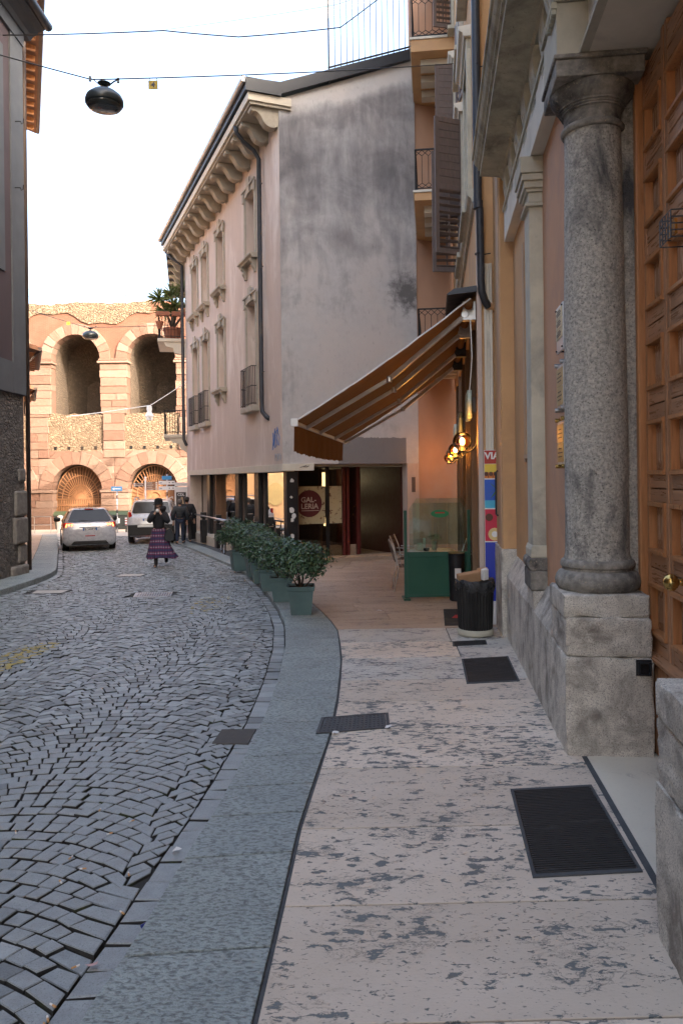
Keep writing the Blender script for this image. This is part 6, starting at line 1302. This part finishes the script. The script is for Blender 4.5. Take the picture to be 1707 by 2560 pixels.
MB().loft([[(x*f, y*.09, z) for x, y in ((-.16, -1), (.16, -1), (.20, 0), (.16, 1), (-.16, 1), (-.20, 0))] for z, f in ((0, .7), (.04, 1), (.14, 1.08), (.28, .8), (.36, .5), (.40, .3))]).build('pouch', bgm, bag_, auto=50, fix=True); MB().tube([(-.12, 0, .36), (-.14, .0, .62), (-.12, 0, .78), (-.06, .02, .6), (.12, 0, .36)], .010, 6).build('strap', bgm, bag_, smooth=True)
for k in range(5): MB().lathe([(0, -.008), (.01, 0), (0, .008)], 6, (-.14+.01*k, -.08, .30-.05*k)).build('stud', M['brass'], bag_)
def walker(x, y, rz, label, coat, trous, h, hair):
    o = empty('person', (x, y, gz(y)+.002), rz, label, 'person'); o.scale = (h,)*3
    nd, ed = human(o, {'l': ((.10, -.04, .50), (.11, .05, .09), (.12, -.08, .04)), 'r': ((-.10, -.08, .50), (-.10, -.06, .09), (-.11, -.20, .04))}, {'l': ((.19, 0, 1.36), (.27, .04, 1.12), (.25, -.04, .90), (.25, -.06, .82)), 'r': ((-.19, 0, 1.36), (-.27, .02, 1.12), (-.26, -.06, .90), (-.26, -.08, .82))})
    skin('body', nd, ed, skinm, o)
    k_, e_ = puff(nd, ed, ['pelvis', 'waist', 'chest', 'neckb', 'lsh', 'lel', 'lwr', 'rsh', 'rel', 'rwr'], .055); skin('jacket', k_, e_, coat, o)
    k_, e_ = puff(nd, ed, ['pelvis', 'lhip', 'lknee', 'lank', 'rhip', 'rknee', 'rank'], .022); skin('trousers', k_, e_, trous, o)
    for s in ('l', 'r'): k_, e_ = puff(nd, ed, [s+'ank', s+'toe'], .014); skin('shoe', k_, e_, boot, o)
    MB().lathe([(0, 1.52), (.07, 1.53), (.10, 1.60), (.095, 1.68), (.05, 1.72), (0, 1.725)], 16, (0, .015, 0), .95, 1.1).build('hair', hair, o, smooth=True)
    if coat is puffm:
        for z in (1.0, 1.09, 1.18, 1.27, 1.36): MB().tube([((.19+.005*math.sin(z*9))*math.cos(t), .155*math.sin(t), z) for t in np.linspace(0, 2*PI, 20)], .012, 5).build('quilt_seam', coat, o, smooth=True)
puffm = surf('navy_puffer', (.022, .027, .036), (.012, .015, .02), scale=5, rough=.45, bump=.5, bscale=8, bdist=.03); grey_h = plain('grey_hair', (.13, .11, .10), .7)
walker(-5.98, 28.4, PI+R(12), 'person in dark quilted jacket and jeans walking away beside the car', puffm, jeans, .97, grey_h)
walker(-5.83, 28.95, PI+R(10), 'person in long black coat hidden behind the quilted jacket', jack, boot, 1.02, plain('dark_hair', (.02, .015, .012), .6))
# ------------------------------------------------------------ square: bins, bollard, signs
dgreen = plain('bin_grey_green', (.06, .065, .055), .5); lid = plain('bin_lid_green', (.05, .075, .03), .5)
def dumpster(x, y, label):
    o = empty('wheeled_bin', (x, y, gz(y)-.1), R(4), label, 'waste bin')
    MB().loft([[(-.60*f, -.45*f, z), (.60*f, -.45*f, z), (.60*f, .45*f, z), (-.60*f, .45*f, z)] for z, f in ((.18, .88), (.22, .92), (.98, 1.06), (1.0, 1.1), (1.05, 1.1))]).build('body', dgreen, o, fix=True)
    rings = [[(xx, -.52*math.cos(t), 1.055+.24*math.sin(t)) for t in np.linspace(0, PI, 9)] for xx in (-.66, .66)]; MB().loft(rings).build('lid', lid, o, fix=True, auto=40)
    for q in (-.45, .45):
        for r in (-.3, .3): MB().tube([(q-.03, r, .1), (q+.03, r, .1)], .10, 12).build('wheel', tyre, o)
    box('notice', platem, o, -.10, .12, -.49, -.475, .55, .85); b = MB()
    for k in range(3): b.box(.42, .54, -.492, -.478, .45+k*.15, .52+k*.15)
    box('hazard_panel', platem, o, .42, .54, -.489, -.479, .42, .88); b.build('hazard_stripe', redp, o)
dumpster(-13.3, 46.0, 'grey green wheeled bin with notice between the two cars'); dumpster(-17.0, 47.5, 'grey green wheeled bin hidden behind the hatchback')
MB().lathe([(.24, 0), (.23, .04), (.20, .08), (.20, .80), (.195, .90), (.16, .99), (.09, 1.04), (0, 1.055)], 20).build('stone_bollard', plain('pale_bollard', (.55, .47, .40), .8), None, auto=40, label='round topped pale stone bollard left of the hatchback', cat='bollard').location = (-16.85, 46, gz(46)-.1)
hr = empty('hand_rail', (-19.6, 46.5, gz(46)-.15), 0, 'low thin metal rail in front of the arena at far left', 'railing')
for x in (0, 1.0, 2.0): MB().tube([(x, 0, 0), (x, 0, 1.0)], .022, 6).build('post', M['steel'], hr)
for z in (.5, 1.0): MB().tube([(0, 0, z), (2.0, 0, z)], .022, 6).build('rail', M['steel'], hr)
sblue = plain('sign_blue', (.05, .26, .52), .45)
def post(o, h, stripes=True):
    MB().tube([(0, 0, 0), (0, 0, h)], .035, 8).build('post', M['steel'] if stripes else M['white'], o, smooth=True)
    if stripes:
        for k in range(5): MB().tube([(0, 0, .3+k*.42), (0, 0, .5+k*.42)], .037, 8).build('stripe', M['white'] if k % 2 else M['black'], o, smooth=True)
s1_ = empty('one_way_sign', (-13.0, 44.5, gz(44.5)-.1), R(3), 'blue one way arrow sign on striped post before the arena pier', 'sign'); post(s1_, 2.5)
box('panel', sblue, s1_, -.31, .31, -.055, -.04, 2.42, 2.68, bevel=.004); b = MB(); b.prism([(-.26, 2.55), (-.13, 2.64), (-.13, 2.585), (.24, 2.585), (.24, 2.515), (-.13, 2.515), (-.13, 2.46)], 'y', -.062, -.057); b.build('arrow', M['white'], s1_, fix=True)
s2_ = empty('finger_sign', (-10.2, 40, gz(40)-.1), 0, 'white post with tourist finger boards behind the white car', 'sign'); post(s2_, 2.95, False); MB().lathe([(.05, 2.95), (.06, 3.0), (0, 3.05)], 10).build('finial', M['white'], s2_); brs = plain('sign_brown', (.09, .05, .035), .5)
for k in range(2): box('finger_board', brs, s2_, -.62, -.05, -.03, -.01, 2.52+k*.10, 2.60+k*.10); box('board_print', M['white'], s2_, -.46, -.09, -.034, -.031, 2.55+k*.10, 2.57+k*.10); box('pictogram', M['white'], s2_, -.60, -.50, -.034, -.031, 2.53+k*.10, 2.59+k*.10)
for k in range(4): box('finger_board', brs, s2_, .05, .64, -.03, -.01, 2.33+k*.11, 2.42+k*.11); box('board_print', M['white'], s2_, .09, .42-.05*(k % 2), -.034, -.031, 2.36+k*.11, 2.38+k*.11); box('pictogram', M['white'], s2_, .54, .62, -.034, -.031, 2.34+k*.11, 2.41+k*.11)
s3_ = empty('direction_sign', (-8.62, 38, gz(38)-.1), 0, 'post with one blue and two white direction boards near the corner', 'sign'); post(s3_, 3.05)
box('blue_board', sblue, s3_, -.24, .24, -.06, -.04, 2.78, 2.96, bevel=.004)
for z in (2.27, 2.54): box('white_board', M['white'], s3_, -.40, .40, -.06, -.04, z, z+.18, bevel=.004); b = MB(); b.prism([(.36, z+.09), (.30, z+.13), (.30, z+.10), (.25, z+.10), (.25, z+.08), (.30, z+.08), (.30, z+.05)], 'y', -.066, -.062); b.build('arrow', M['black'], s3_, fix=True); box('board_print', M['black'], s3_, .10, .16, -.065, -.062, z+.07, z+.11); box('board_print', M['black'], s3_, -.34, -.24, -.065, -.062, z+.07, z+.10)
pb = empty('poster_stand', (-7.55, 36.2, gz(36)-.1), 0, 'white framed advertising stand with dark poster beside corner pier', 'poster'); box('frame', M['white'], pb, -.30, .30, -.04, .04, .75, 2.35, bevel=.01); box('poster', plain('dark_poster', (.05, .045, .04), .5), pb, -.23, .23, -.052, -.042, 1.35, 2.1); text_mesh('CDL', .17, 'lettering', M['white'], pb, (0, -.056, 1.98), (R(90), 0, 0), 'CENTER', .001, bold=.004)
MB().lathe([(0, 0), (.10, .02), (.08, .25), (.05, .36), (.06, .44), (0, .5)], 10, (.04, -.055, 1.40), 1, .05).build('poster_figure', plain('poster_tan', (.42, .30, .18), .6), pb); box('top_board', M['white'], pb, -.30, .34, -.04, .04, 2.38, 2.56)
for q in (-.25, .25): MB().tube([(q, 0, 0), (q, 0, .75)], .03, 8).build('leg', M['steel'], pb)
# kerbside pieces in the square that catch the sun
pvm = sheet('piazza', lambda y: -36, lambda y: 4, 38.6, 54.4, -.11, M['piazza'])
